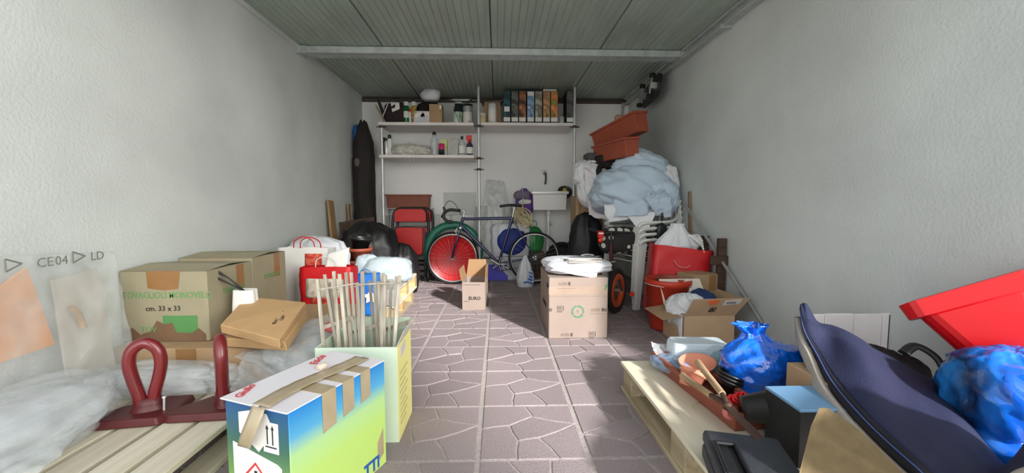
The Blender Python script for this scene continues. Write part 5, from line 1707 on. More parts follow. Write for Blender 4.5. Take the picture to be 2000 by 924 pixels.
# --- heap of sheets on the stack
def drape(c, rx, ry, rz, seed, amp=.1, fx=3.0, fz=1.0, n=80, m=44, p=2.5, lumps=.2, bottom=0.0, fold=None):
    mb = MB()
    c = V(c)
    off = V((seed * 7.1, seed * 3.3, seed * 1.7))
    vs_, fs = [], []
    for i in range(m + 1):
        th = math.pi * i / m
        for k in range(n):
            a = 2 * math.pi * k / n
            d = V((math.sin(th) * math.cos(a), math.sin(th) * math.sin(a), math.cos(th)))
            q = (abs(d.x) ** p + abs(d.y) ** p + abs(d.z) ** p) ** (-1 / p)
            w = V((d.x * fx + .8 * d.z, d.y * fx, d.z * fz + .6 * d.x))
            if fold:
                c1, c2 = math.cos(fold), math.sin(fold)
                w = V(((d.x * c1 + d.z * c2) * fx * 1.7, d.y * fx * .7, (-d.x * c2 + d.z * c1) * fx * .45))
            g = 1 + amp * ridged(w + off, 2) + lumps * noise.noise(d * 1.2 + off) + amp * .5 * ridged(w * 2.6 - off, 2)
            P = V((d.x * rx, d.y * ry, d.z * rz)) * (q * g)
            z = max(P.z + rz, bottom + .02 * noise.noise(V((a * 3, seed, 0))))
            vs_.append(c + V((P.x, P.y, z)))
    for i in range(m):
        for k in range(n):
            k2 = (k + 1) % n
            fs.append((i * n + k, (i + 1) * n + k, (i + 1) * n + k2, i * n + k2))
    return mb.add(vs_, fs, None, True)


M_SHEET = mat('pale_blue_sheet', (186, 203, 218), rough=.9, var=.06, scale=4, bump=.25, bscale=22)
M_SHEETW = mat('white_sheet', (222, 224, 226), rough=.9, var=.04, scale=5, bump=.2, bscale=20)
t = thing('bed_sheet', 'big pale blue bed sheet heaped on the stack of garden chairs', 'sheet', (1.36, 4.08, .90))
drape((1.33, 4.08, .86), .37, .30, .235, 3, amp=.15, fx=2.2, p=2.3, fold=.9).build('heap', M_SHEET, t, world=True)
drape((1.40, 4.10, 1.14), .23, .20, .165, 7, amp=.17, fx=2.0, p=2.0, fold=1.1).build('upper_fold', M_SHEET, t, world=True)
drape((1.52, 3.92, .88), .14, .15, .15, 17, amp=.2, fx=2.2, fold=-.6).build('bunched_fold', M_SHEET, t, world=True)
sheet((1.06, 3.86, .84), (1.36, 3.74, .86), (1.40, 3.80, 1.14), (1.10, 3.90, 1.17), seed=18, amp=.035, freq=5, thick=.004, bow=.03, edge=.05).build('hanging_fold', M_SHEET, t, world=True)
sheet((1.44, 3.76, .86), (1.60, 3.80, .98), (1.50, 3.75, 1.10), (1.30, 3.73, 1.02), seed=11, amp=.03, freq=9, thick=.004, bow=.04).build('hanging_fold', M_SHEET, t, world=True)
sheet((1.50, 3.74, .84), (1.58, 3.78, .86), (1.56, 3.74, 1.03), (1.43, 3.72, 1.02), seed=12, amp=.02, freq=12, thick=.004, bow=.05).build('hanging_fold', M_SHEET, t, world=True)
t = thing('bed_sheet', 'white sheet under the pale blue one, its corner hanging over the chairs', 'sheet', (1.30, 3.85, .80))
sheet((1.02, 3.84, .80), (1.50, 3.80, .86), (1.46, 3.78, .98), (.98, 3.86, .96), seed=13, amp=.018, freq=8, thick=.003, edge=.05).build('front_drop', M_SHEETW, t, world=True)
MB().add([(1.18, 3.77, .86), (1.44, 3.745, .90), (1.36, 3.735, .73), (1.30, 3.735, .70), (1.185, 3.78, .855), (1.445, 3.755, .895), (1.365, 3.745, .73), (1.305, 3.745, .70)], [(0, 3, 2, 1), (4, 5, 6, 7), (0, 1, 5, 4), (1, 2, 6, 5), (2, 3, 7, 6), (3, 0, 4, 7)]).build('hanging_corner', M_SHEETW, t, world=True)
sheet((1.58, 3.85, .92), (1.73, 4.0, .95), (1.72, 4.05, 1.30), (1.56, 3.95, 1.32), seed=14, amp=.03, freq=7, thick=.003, bow=.05).build('side_fold', M_SHEETW, t, world=True)
drape((1.60, 4.10, .92), .13, .20, .21, 15, amp=.12, fx=2.2).build('side_bulge', M_SHEETW, t, world=True)
t = thing('cloth_heap', 'white and pink cloths spilling left of the pale blue sheet', 'cloth', (.98, 4.45, .0))
drape((1.02, 4.42, .93), .16, .17, .22, 23, amp=.16, fx=2.6, fz=1.6).build('cloth', M_SHEETW, t, world=True)
sheet((.93, 4.24, .86), (1.12, 4.18, .80), (1.16, 4.24, 1.20), (.88, 4.28, 1.34), seed=24, amp=.035, freq=8, thick=.003, edge=.06).build('hanging_cloth', mat('pinkish_white_cloth', (220, 214, 216), rough=.9, bump=.2, bscale=20), t, world=True)
drape((.90, 4.42, 1.17), .10, .12, .12, 25, amp=.2, fx=3).build('cloth', M_SHEETW, t, world=True)
sheet((1.06, 4.20, 1.18), (1.20, 4.14, 1.14), (1.22, 4.22, 1.28), (1.10, 4.26, 1.30), seed=26, amp=.015, freq=9, thick=.003).build('folded_card', M_PAPER, t, world=True)
# support below: table-high carton and dark clothes
t = thing('carton', 'tall brown carton standing beside the sink under the white cloths', 'box', (1.02, 4.80, 0))
carton_body(t, .30, .34, 1.06, M_CARD)
patch(t, 'tape', M_TAPE, (-.15, -.17, 0), FR_U, FR_W, rect(.03, .70, .06, 1.05))
solo(sack((.955, 4.48, 0), [(.15, 0), (.19, .15), (.185, .5), (.16, .72), (.10, .84), (.02, .88)], seed=91, folds=7, fold=.1, crumple=.09, sx=.95, sy=.8), 'refuse_sack', M_SACK, 'black sack standing behind the large pale carton by the white chairs', 'sack')
t = thing('coat', 'black coat bundled between the sheets and the planters', 'coat', (1.18, 4.35, 1.32))
blob((1.18, 4.40, 1.33), .16, .16, .09, seed=93, amp=.12).build('bundle', M_DARKCLOTH, t, world=True)
MB().tube(smooth_path([(1.06, 4.30, 1.36), (1.02, 4.22, 1.30), (1.04, 4.20, 1.22)], 5), .03, 8).build('sleeve', M_DARKCLOTH, t, world=True)
t = thing('dark_case', 'flat black case sticking out left of the terracotta planters', 'case', (.98, 4.45, 1.40))
MB().box(.93, 1.16, 4.36, 4.56, 1.392, 1.50).build('body', M_CHAR, t, world=True, bevel=.006)
MB().box(.96, 1.05, 4.357, 4.361, 1.40, 1.42).build('label', M_LABELW, t, world=True)

# --- terracotta planters perched on the heap
def planter_between(a, b, w0, w1, h, label, roll=0.0):
    a, b = V(a), V(b)
    x = (b - a).normalized()
    up = V((0, 0, 1))
    z = (up - x * x.dot(up)).normalized()
    z = Matrix.Rotation(roll, 3, x) @ z
    return planter(frame((a + b) / 2, x=x, z=z), (b - a).length, w0, w1, h, label)


planter_between(at(1172, 318, 4.45), at(1238, 304, 3.90), .14, .19, .175, 'lower of two terracotta planters perched on the heap of sheets', roll=.10)
planter_between(at(1172, 296, 4.60), at(1260, 255, 4.04), .16, .21, .20, 'upper terracotta planter tilted steeply on the heap by the right wall', roll=.12)
t = planter_between((1.22, 4.80, 1.62), (1.52, 4.66, 1.80), .16, .20, .17, 'third terracotta planter mostly hidden behind the tilted ones', roll=.3)
solo(blob((1.35, 4.62, 1.80), .06, .03, .07, seed=2, amp=.05, p=5), 'card_scrap', M_CARD, 'small brown card scrap sticking up behind the tilted planters', 'card')

# --- skateboard hanging high on the right wall
sk = at(1284, 163, 4.35)
t = thing('skateboard', 'black skateboard hung high on the right wall beside the pipe', 'skateboard', (1.66, 4.55, sk.z))
Ms = Matrix.Translation((1.660, 4.55, sk.z - .03)) @ Matrix.Rotation(math.radians(-5), 4, 'Z') @ Matrix.Rotation(math.radians(8), 4, 'Y')
pts = []
for k in range(36):
    a = 2 * math.pi * k / 36
    c_, s_ = math.cos(a), math.sin(a)
    pts.append((.34 * (abs(c_) ** .45) * (1 if c_ > 0 else -1), .135 * (abs(s_) ** .7) * (1 if s_ > 0 else -1)))
Mdeck = Ms @ Matrix(((0, 0, 1, 0), (1, 0, 0, 0), (0, 1, 0, 0), (0, 0, 0, 1)))
MB().prism(pts, -.006, .006, Mdeck).build('deck', M_BLACK, t, world=True, bevel=.002)
for yy in (-.20, .20):
    MB().box(-.075, -.006, yy - .03, yy + .03, -.03, .03, Ms).tube([Ms @ V((-.062, yy, -.085)), Ms @ V((-.062, yy, .085))], .011, 8).build('truck', M_ALU, t, world=True)
    for zz in (-.105, .105):
        MB().lathe([(0, -.022), (.012, -.022), (.030, -.018), (.033, 0), (.030, .018), (.012, .022), (0, .022)], 18, Ms @ Matrix.Translation((-.062, yy, zz))).build('wheel', M_TYRE, t, world=True)
MB().tube([Ms @ V((0, .10, .12)), V((1.768, 4.72, sk.z + .10))], .006, 6).build('wall_hook', M_STEEL, t, world=True)

# --- child's bicycle pushed under the heap
M_ORIM = mat('orange_rim', (206, 84, 40), rough=.3, metal=.3)
hb = V((1.045, 3.60, .205))
t = thing('child_bicycle', "child's bicycle with orange front wheel beside the large pale carton", 'bicycle', (1.06, 3.85, 0))
wheel(hb, .20, M_ORIM, rr=.024, turn=(.80, -.60, 0), spokes=16, parent=t, rim_r=.034)
hr = V((1.10, 4.04, .205))
wheel(hr, .20, M_ORIM, rr=.024, turn=(.99, -.12, 0), spokes=16, parent=t, rim_r=.022)


def kt(name, pts, r, m):
    return MB().tube(pts, r, 8).build(name, m, t, world=True)


fw = V((.12, .99, 0))
sdv = V((.80, -.60, 0))
hd = hb + fw * .06 + V((-.03, .06, .34))
M_KFRAME = mat('dark_red_kids_frame', (70, 20, 24), rough=.35)
for s in (-1, 1):
    kt('fork_blade', [hb + sdv * .05 * s, hd - V((0, 0, .10)) + sdv * .035 * s], .010, M_BLACK)
kt('fork_crown', [hd - V((0, 0, .10)) - sdv * .045, hd - V((0, 0, .10)) + sdv * .045], .014, M_ALU)
kt('head_tube', [hd - V((0, 0, .11)), hd + V((0, 0, .06))], .017, M_KFRAME)
kt('down_tube', [hd - V((0, 0, .05)), hr - fw * .16 + V((0, 0, -.03))], .016, M_KFRAME)
kt('seat_tube', [hr - fw * .16 + V((0, 0, -.03)), hr - fw * .10 + V((0, 0, .28))], .014, M_KFRAME)
for s in (-1, 1):
    kt('chain_stay', [hr - fw * .16 + V((0, 0, -.03)), hr + sdv * .05 * s], .008, M_KFRAME)
hbar = hd + V((0, 0, .17))
kt('handlebar', smooth_path([hbar - sdv * .22 + V((0, 0, .02)), hbar - sdv * .10, hbar, hbar + sdv * .10, hbar + sdv * .18], 4), .010, M_BLACK)
kt('stem', [hd + V((0, 0, .05)), hbar], .012, M_BLACK)
for s in (-1,):
    kt('grip', [hbar - sdv * .22 + V((0, 0, .02)), hbar - sdv * .13 + V((0, 0, .005))], .016, M_BLACK)
LP = at(1173, 458, 3.72)
kt('lamp_bracket', [hbar, LP + V((.0, .02, .0)), LP + V((-.005, .0, -.06))], .008, M_BLACK)
MB().box(-.026, .026, -.02, .02, -.03, .03, Matrix.Translation(LP)).build('lamp_body', M_RED, t, world=True, bevel=.006)
MB().box(-.022, .022, -.023, -.015, .005, .018, Matrix.Translation(LP)).build('lamp_band', M_WHITE, t, world=True)
MB().lathe([(0, .008), (.02, .004), (.022, 0), (.022, -.01)], 16, frame(LP + V((-.005, -.025, -.05)), z=(0, -1, 0))).build('reflector', mat('orange_red_reflector', (240, 70, 40), rough=.2), t, world=True)
MB().box(-.018, .018, -.008, .008, -.02, .02, Matrix.Translation((1.20, 3.66, .16))).build('pedal_reflector', mat('orange_red_reflector', (240, 70, 40), rough=.2), t, world=True, bevel=.004)
kt('crank_arm', [hr - fw * .16 + V((0, 0, -.03)) + sdv * .05, V((1.20, 3.67, .14))], .009, M_ALU)

# --- red tote with white carrier bag, red buckets
t = thing('tote_bag', 'red tote bag standing behind the red bucket', 'bag', (1.465, 3.46, .028), math.radians(-8))
t.rotation_euler.y = math.radians(7)
tote(t, .40, .30, .585, M_BAGRED, 12, top_w=1.12)
MB().tube(smooth_path([(-.07, -.128, .47), (-.03, -.142, .43), (.03, -.142, .43), (.06, -.13, .45)], 5), .006, 6).build('handle', mat('pink_cord', (236, 120, 120), rough=.6), t)
solo(sack((1.515, 3.47, .30), [(.08, 0), (.11, .12), (.125, .24), (.165, .32), (.13, .38), (.07, .44), (.045, .48), (.05, .50)], seed=95, folds=9, fold=.16, crumple=.10, sx=1.05, sy=.6), 'carrier_bag', M_SHEETW, 'white carrier bag stuffed into the red tote bag', 'bag', (1.515, 3.46, .30))


def bucket(loc, r, h, m, label):
    t = thing('bucket', label, 'bucket', loc, group='red buckets')
    MB().lathe([(0, .01), (r * .74, .01), (r * .76, 0), (r * .78, .01), (r * .98, h - .045), (r * 1.04, h - .045), (r * 1.06, h - .02), (r * 1.06, h), (r * 1.0, h + .004), (r * .97, h), (r * .75, .02), (0, .02)], 36).build('shell', m, t)
    MB().tube(arc_pts((0, 0, h - .03), r * 1.08, math.pi, 2 * math.pi, 18, (1, 0, 0), (0, .93, .05)), .004, 6).build('bail', M_STEEL, t)
    return t


M_BUCKET = mat('orange_red_plastic', (190, 56, 34), rough=.45, var=.06)
bucket((1.315, 3.15, .004), .168, .385, M_BUCKET, 'orange red bucket standing before the red tote bag')
t = thing('flower_pot', 'terracotta pot with dark inside sitting in the orange red bucket', 'pot', (1.36, 3.16, .25))
MB().lathe(pot_profile(.12, .15), 26).build('pot', M_TERRA, t)
MB().lathe([(0, .11), (.105, .115)], 20).build('soil', mat('dry_soil', (58, 44, 36), rough=1, var=.3, scale=40), t)

# --- cartons on the right floor
t = thing('carton', 'small brown carton standing upright by the right wall behind the open one', 'box', (1.57, 3.20, 0), math.radians(18))
carton_body(t, .23, .20, .425, M_CARD)
patch(t, 'tape', M_TAPE, (-.115, -.10, 0), FR_U, FR_W, rect(.13, .30, .20, .42))
cx0, cx1, cy0, cy1, chh = 1.235, 1.585, 2.70, 3.02, .215
M_CARD_OPEN = mat('tan_carton_board', (204, 172, 138), rough=.85, var=.05, scale=8)
t = thing('carton', 'open brown carton with raised flaps and a white label by the right wall', 'box', ((cx0 + cx1) / 2, (cy0 + cy1) / 2, 0), math.radians(2))
w_, d_ = cx1 - cx0, cy1 - cy0
carton_body(t, w_, d_, chh, M_CARD_OPEN, open_top=True)
f1 = flap(t, (-w_ / 2, -d_ / 2, chh), (w_ / 2, -d_ / 2, chh), (.12, -.35, .55), .16, M_CARD_OPEN, taper=-.015)
flap(t, (-w_ / 2, d_ / 2, chh), (-w_ / 2, -d_ / 2, chh), (-.8, 0, -.12), .15, M_CARD, taper=.0)
flap(t, (w_ / 2, -d_ / 2, chh), (w_ / 2, d_ / 2, chh), (.30, 0, .7), .13, M_CARD)
flap(t, (w_ / 2, d_ / 2, chh), (-w_ / 2, d_ / 2, chh), (-.25, .1, .9), .20, mat('off_white_card', (222, 214, 200), rough=.7), taper=.02)
fl0 = V((-w_ / 2, -d_ / 2, chh))
fd = V((.12, -.35, .55)).normalized()
fu = V((1, 0, 0))
patch(t, 'label', M_LABELW, fl0 + V((.21, 0, 0)) + fd * .10 + V((0, -.004, .003)), fu, fd, [(0, 0), (.105, .012), (.105, .05), (0, .04)], lift=.003)
for k in range(5):
    patch(t, 'barcode_line', M_INK, fl0 + V((.225 + .013 * k, 0, 0)) + fd * .112 + V((0, -.007, .005)), fu, fd, rect(0, 0, .005, .018), lift=.003)
patch(t, 'sticker', mat('orange_sticker', (240, 120, 70), rough=.5), fl0 + V((.10, 0, 0)) + fd * .105 + V((0, -.004, .003)), fu, fd, [(0, .02), (.02, 0), (.05, .005), (.07, .03), (.06, .045), (.0, .045)], lift=.003)
for k in range(4):
    q = [rect(0, 0, .04, .003), rect(0, .037, .04, .04), rect(0, 0, .003, .04), rect(.037, 0, .04, .04)][k]
    patch(t, 'box_mark', M_INK, fl0 + V((.14, 0, 0)) + fd * .04 + V((0, -.004, .003)), fu, fd, q, lift=.003)
patch(t, 'box_mark', M_INK, fl0 + V((.145, 0, 0)) + fd * .045 + V((0, -.004, .003)), fu, fd, [(0, 0), (.03, .01), (.012, .03)], lift=.003)
t = thing('cloth_heap', 'white cloth hanging out of the open carton on the right', 'cloth', (1.30, 2.86, .12))
drape((1.33, 2.86, .11), .11, .13, .105, 27, amp=.2, fx=3).build('cloth', M_SHEETW, t, world=True)
sheet((1.17, 2.78, .14), (1.30, 2.74, .22), (1.36, 2.86, .31), (1.20, 2.92, .27), seed=28, amp=.022, freq=12, thick=.003, bow=.03, edge=.06).build('hanging_part', M_SHEETW, t, world=True)
for k in range(4):
    MB().tube(smooth_path([(1.228 - .004 * k, 2.70 + .015 * k, .22), (1.222, 2.69 + .013 * k, .12), (1.224 + .004 * k, 2.69 + .014 * k, .03)], 4), .005, 6).build('cord', M_SHEETW, t, world=True)
t = thing('cloth_heap', 'dark blue cloth in the open carton behind the white one', 'cloth', (1.44, 2.94, .12))
drape((1.46, 2.91, .11), .10, .09, .11, 29, amp=.15, fx=3).build('cloth', mat('denim_cloth', (38, 58, 104), rough=.9, bump=.2), t, world=True)

# --- dark wooden crosses, pole and sticks along the right wall
for k, (px, Y, zt, lab) in enumerate(((1425, 3.15, .70, 'nearer dark wooden cross standing along the right wall'), (1388, 3.42, .70, 'further dark wooden cross standing along the right wall'))):
    x = min(at(px, 500, Y).x, 1.725)
    t = thing('wooden_cross', lab, 'wooden cross', (x, Y, 0), group='dark wooden crosses')
    MB().box(-.030, .030, -.02, .02, 0, zt).build('post', M_BOARDD, t, bevel=.002)
    MB().box(-.10, .038, -.034, -.021, zt * .76 - .035, zt * .76 + .035).build('crosspiece', M_BOARDD, t, bevel=.002)
solo(MB().tube([at(1337, 398, 3.72), V((1.750, 2.655, .168))], .011, 10), 'metal_pole', mat('dull_alloy_tube', (176, 176, 172), rough=.4, metal=.5), 'long thin metal pole slanting down along the right wall', 'pole')
solo(MB().beam((1.742, 3.66, .0), (1.752, 3.78, 1.08), .024, .018, up=(1, 0, 0)), 'wooden_stick', M_BOARD, 'upright wooden stick leaning on the right wall behind the chairs', 'stick')
t = thing('pouch', 'small black bag hanging on the front arm of the garden chairs', 'bag', (1.50, 3.74, .62))
blob((1.485, 3.745, .62), .05, .035, .085, seed=5, amp=.05).build('body', M_BLACK, t, world=True)
MB().tube([(1.485, 3.745, .78), (1.50, 3.77, .86)], .006, 6).build('strap', M_BLACK, t, world=True)
t = thing('rake_head', 'white plastic rake head on the crossing pole beside the red tote', 'rake', (1.62, 3.45, .66))
for k in range(5):
    MB().tube(smooth_path([(1.60, 3.42, .70), (1.64 + .006 * k, 3.36, .71 - .02 * k), (1.66 + .004 * k, 3.32, .66 - .022 * k)], 4), .006, 6).build('tine', M_WHITE, t, world=True)
MB().tube([(1.57, 3.46, .70), (1.61, 3.41, .70)], .012, 8).build('socket', M_WHITE, t, world=True)

# ================================================================== RIGHT SIDE, NEAR
# --- low pallet with a plywood top
pt = thing('wooden_pallet', 'low plywood-topped pallet on the right carrying the terracotta tray', 'pallet', (1.02, 1.40, 0), group='wooden pallets')
M_PLY = mat('pale_plywood', (224, 214, 190), rough=.7, var=.10, scale=2.0, stretch=(5, 1, 5), bump=.1, bscale=12)
PX0, PX1, PY0, PY1, PZ = .632, 1.42, .70, 2.085, .150
MB().box(PX0, PX1, PY0, PY1, PZ - .016, PZ).build('deck_panel', M_PLY, pt, world=True, bevel=.002)
for x in (PX0, (PX0 + PX1) / 2 - .05, PX1 - .10):
    for y in (PY0 + .02, 1.36, PY1 - .14):
        MB().box(x + .012, x + .10, y, y + .12, .022, PZ - .0165).build('block', M_PINE_OLD, pt, world=True, bevel=.003)
    MB().box(x + .005, x + .11, PY0, PY1, 0, .0215).build('bottom_board', M_PINE_OLD, pt, world=True, bevel=.002)
for k, (y, r_) in enumerate(((1.72, .018), (1.62, .022), (1.55, .015))):
    MB().lathe([(0, .0006), (r_, .0004), (r_ * 1.1, 0)], 14, Matrix.Translation((PX0 + .045 + .008 * k, y, PZ + .0004)) @ Matrix.Diagonal((.35, 1.4, 1, 1))).build('knot', mat('knot_brown', (214, 190, 168), rough=.8, var=.2, scale=30), pt, world=True)

# --- terracotta tray (long shallow planter)
Mt = frame(((.752 + .937) / 2 + .030, 1.70, PZ + .002), x=V((.055, 1.40 - 2.01, 0)), z=(0, 0, 1))
tr = planter(Mt, .64, .13, .165, .072, 'long terracotta tray with tools and pots on the right pallet', mat('weathered_terracotta', (142, 76, 58), rough=.65, var=.12, scale=9))
TZ = PZ + .012


def tp(px, py, z):
    return zat(px, py, z)


# things in the tray
c = tp(1362, 716, .228)
t = thing('pot_saucer', 'salmon terracotta saucer tilted at the far end of the tray', 'saucer', (c.x, c.y, .165))
Mq = frame(c, z=(-.12, -.12, 1))
MB().lathe([(0, 0), (.060, 0), (.076, .026), (.080, .026), (.080, .020), (.063, -.006), (0, -.006)], 32, Mq).build('dish', mat('salmon_terracotta', (222, 146, 118), rough=.7, var=.06), t, world=True)
c = tp(1345, 742, .205)
t = thing('flower_pot', 'broken rim terracotta pot lying under the saucer in the tray', 'pot', (c.x, c.y, .16))
MB().lathe(pot_profile(.055, .07, .015), 24, frame(c + V((.0, 0, -.03)), z=(.5, .3, .9))).build('pot', mat('salmon_terracotta', (222, 146, 118)), t, world=True)
c = tp(1322, 705, .22)
t = thing('plastic_bag', 'small clear blue tinted bag at the far left end of the tray', 'bag', (c.x, c.y, .16))
M_BLUECLEAR = film('blue_tinted_film', (150, 178, 206), .62, .12)
blob((c.x, c.y, .165), .062, .11, .032, seed=61, amp=.2, freq=2.5, p=3, rotz=.5).build('body', M_BLUECLEAR, t, world=True)
sheet((c.x - .075, c.y + .06, .215), (c.x - .01, c.y + .10, .20), (c.x + .01, c.y + .16, .24), (c.x - .08, c.y + .14, .262), seed=62, amp=.012, freq=16, thick=.001).build('bag_mouth', M_CLEAR, t, world=True)
# hedge shears
M_HANDLE = wood('worn_ash_handle', (188, 160, 126), (140, 114, 84), 'Y', scale=4)
pv = tp(1421, 792, .255)
t = thing('hedge_shears', 'old hedge shears with wooden handles lying across the tray', 'shears', (pv.x, pv.y, .17))
h1a, h1b = tp(1363, 708, .285), tp(1411, 770, .275)
h2a, h2b = tp(1333, 734, .235), tp(1388, 772, .250)
M_RUST = mat('rusty_blade', (86, 64, 52), rough=.6, metal=.4, var=.25, scale=20)
for a, b in ((h1a, h1b), (h2a, h2b)):
    MB().tube([a, a * .7 + b * .3, b], .013, 10, radii=[.0145, .0130, .0125]).build('handle', M_HANDLE, t, world=True)
    MB().tube([b, (b + pv) / 2 + V((0, 0, .004)), pv], .009, 8).build('tang', M_RUST, t, world=True)
MB().lathe([(0, .012), (.014, .010), (.016, -.012), (0, -.014)], 16, Matrix.Translation(pv)).build('pivot_bolt', M_RUST, t, world=True)
tipv = tp(1512, 884, .235)
for s in (-1, 1):
    d = (tipv - pv).normalized()
    n = d.cross(V((0, 0, 1))).normalized()
    z0 = V((0, 0, .004 * s))
    q = [pv + n * .016 * s + z0, pv + n * -.016 * s + z0, tipv + n * .012 * s + z0, tipv + n * .024 * s + z0]
    MB().add(q + [p - V((0, 0, .003)) for p in q], [(0, 1, 2, 3), (7, 6, 5, 4), (0, 4, 5, 1), (1, 5, 6, 2), (2, 6, 7, 3), (3, 7, 4, 0)]).build('blade', M_RUST, t, world=True)
# black pots
c = tp(1414, 752, .215)
t = thing('flower_pot', 'small black pots nested upright in the middle of the tray', 'pot', (c.x, c.y, .165), group='black pots in the tray')
for k in range(3):
    MB().lathe(pot_profile(.048, .075, .012), 24, Matrix.Translation((.006 * k, .004 * k, .012 * k)) @ Matrix.Rotation(.35, 4, 'Y')).build('pot', M_BLACK, t)
c = tp(1480, 800, .235)
t = thing('flower_pot', 'stack of black pots lying on its side at the near end of the tray', 'pot', (c.x, c.y, .17), group='black pots in the tray')
Mx = frame(c - V((.055, .0, -.004)), z=(1, -.16, .12))
for k in range(5):
    MB().lathe([(0, 0), (.042, 0), (.056, .085), (.062, .085), (.063, .098), (.057, .098)], 26, Mx @ Matrix.Translation((0, 0, .008 * k))).build('pot', M_BLACK, t, world=True)
# red balls of twine and red net
M_TWINE = stripes('red_white_twine', (204, 36, 44), (236, 170, 170), 2, 160)
for k, (px, py, r_, lab) in enumerate(((1426, 806, .026, 'striped red ball of twine at the near left of the tray'), (1420, 788, .020, 'smaller dark red ball of twine behind the striped one'))):
    c = tp(px, py, .205)
    solo(blob((c.x, c.y, c.z - r_), r_, r_, r_, seed=k, amp=.02, lumps=.05, n=24, m=16, p=2.0), 'twine_ball', M_TWINE if k == 0 else M_BAGRED, lab, 'twine')
c = tp(1438, 783, .215)
t = thing('plant_label_set', 'bundle of bright red plastic clips in the tray', 'clips', (c.x, c.y, .17))
for k in range(5):
    MB().tube(arc_pts(c + V((.012 * (k - 2), .008 * (k % 2), .004 * k)), .016, 0, 5.2, 14, (1, .2 * k, 0), (0, .6, .6)), .005, 6).build('clip', M_RED, t, world=True)
c = tp(1408, 776, .205)
t = thing('paper_wrap', 'crumpled silver paper beside the twine balls in the tray', 'paper', (c.x, c.y, .165))
blob((0, 0, 0), .032, .024, .020, seed=72, amp=.3, freq=3, n=30, m=18).build('ball', mat('silver_paper', (190, 186, 184), rough=.3, metal=.4), t)
# blades of dry grass on the tray edge
solo(MB().tube(smooth_path([tp(1352, 795, .155), tp(1362, 788, .17), tp(1368, 785, .158)], 4), .0015, 5), 'grass_blade', mat('dry_grass', (150, 160, 80), rough=.9), 'single dry grass blade on the plywood beside the tray', 'grass')

# --- translucent bin, teal bag, blue bag on the far end of the pallet
t = thing('storage_bin', 'upturned translucent white plastic bin at the far end of the right pallet', 'bin', (.985, 1.99, PZ + .001), math.radians(-4))
M_FROST = mat('frosted_bin', (214, 228, 236), rough=.3, var=.02, alpha=.86)
w_, d_, h_ = .285, .14, .135
rg = lambda a, b, z, r_=.03: [(p[0], p[1], z) for p in rounded(2 * a, 2 * b, r_, n=4)]
n_ = len(rg(1, 1, 0))
rings = [rg(w_ / 2 + .008, d_ / 2 + .008, 0), rg(w_ / 2 + .008, d_ / 2 + .008, .010), rg(w_ / 2, d_ / 2, .012), rg(w_ / 2 * .95, d_ / 2 * .92, h_ - .022), rg(w_ / 2 * .92, d_ / 2 * .88, h_ - .006, .026), rg(w_ / 2 * .86, d_ / 2 * .78, h_, .02)]
mb = MB()
vs_ = sum(rings, [])
fs = [tuple(reversed(range(n_)))] + [(k * n_ + i, k * n_ + (i + 1) % n_, (k + 1) * n_ + (i + 1) % n_, (k + 1) * n_ + i) for k in range(5) for i in range(n_)] + [tuple(range(5 * n_, 6 * n_))]
mb.add(vs_, fs)
mb.build('tub', M_FROST, t)
MB().box(w_ / 2 - .03, w_ / 2 - .02, -d_ / 2 - .010, -d_ / 2 - .004, h_ - .05, h_ - .028).build('catch', M_CHAR, t)
c = zat(1432, 712, .20)
M_TEALBAG = film('teal_tinted_film', (96, 168, 176), .6, .1)
t = thing('plastic_bag', 'small teal tinted clear bag between the bin and the blue bag', 'bag', (c.x, c.y, PZ + .001))
blob((0, 0, 0), .09, .075, .055, seed=83, amp=.22, freq=2.6).build('body', M_TEALBAG, t)
blob((-.07, .02, 0), .06, .06, .06, seed=84, amp=.22, freq=2.6).build('clear_part', M_CLEAR, t)
M_BLUEBAG = mat('shiny_blue_film', (20, 104, 222), rough=.14, var=.35, scale=7, bump=1.0, bscale=22, spec=.9, coat=.6)
t = thing('plastic_bag', 'crumpled shiny blue bag in front of the white panel on the pallet', 'bag', (1.115, 1.67, PZ + .001))
blob((.01, 0, 0), .155, .115, .115, seed=86, amp=.15, freq=2.0, n=84, m=46, lumps=.25, p=2.2).build('body', M_BLUEBAG, t)
sack((-.01, .02, .12), [(.13, 0), (.095, .06), (.055, .11), (.032, .14), (.045, .165), (.055, .175)], seed=87, folds=7, fold=.25, crumple=.22, sx=1.1, sy=.8, lean=(-.03, .02), n=70, sub=6).build('gathered_top', M_BLUEBAG, t)

# --- black tool case
t = thing('tool_case', 'black plastic tool case lying near the camera on the right pallet', 'tool case', (.690, 1.13, PZ + .001), math.radians(-16))
M_CASE = mat('black_case_plastic', (52, 55, 60), rough=.5, var=.15, scale=60, bump=.2, bscale=200)
MB().box(-.075, .14, -.15, .115, 0, .048).build('lower_shell', M_CASE, t, bevel=.010, segs=2)
MB().box(-.075, .14, -.15, .115, .050, .092).build('upper_shell', M_CASE, t, bevel=.012, segs=2)
hp = smooth_path([(-.040, -.145, .094), (-.043, -.14, .104), (-.043, -.03, .104), (-.040, -.025, .094)], 3)
MB().box(-.058, -.004, -.13, .02, .0915, .096).build('handle_recess', M_BLACK, t, bevel=.002)
for a, b in (((-.058, -.13), (-.058, .02)), ((-.058, .02), (-.004, .02)), ((-.004, .02), (-.004, -.13)), ((-.004, -.13), (-.058, -.13))):
    MB().tube([(a[0], a[1], .102), (b[0], b[1], .102)], .007, 8).build('handle', M_BLACK, t)

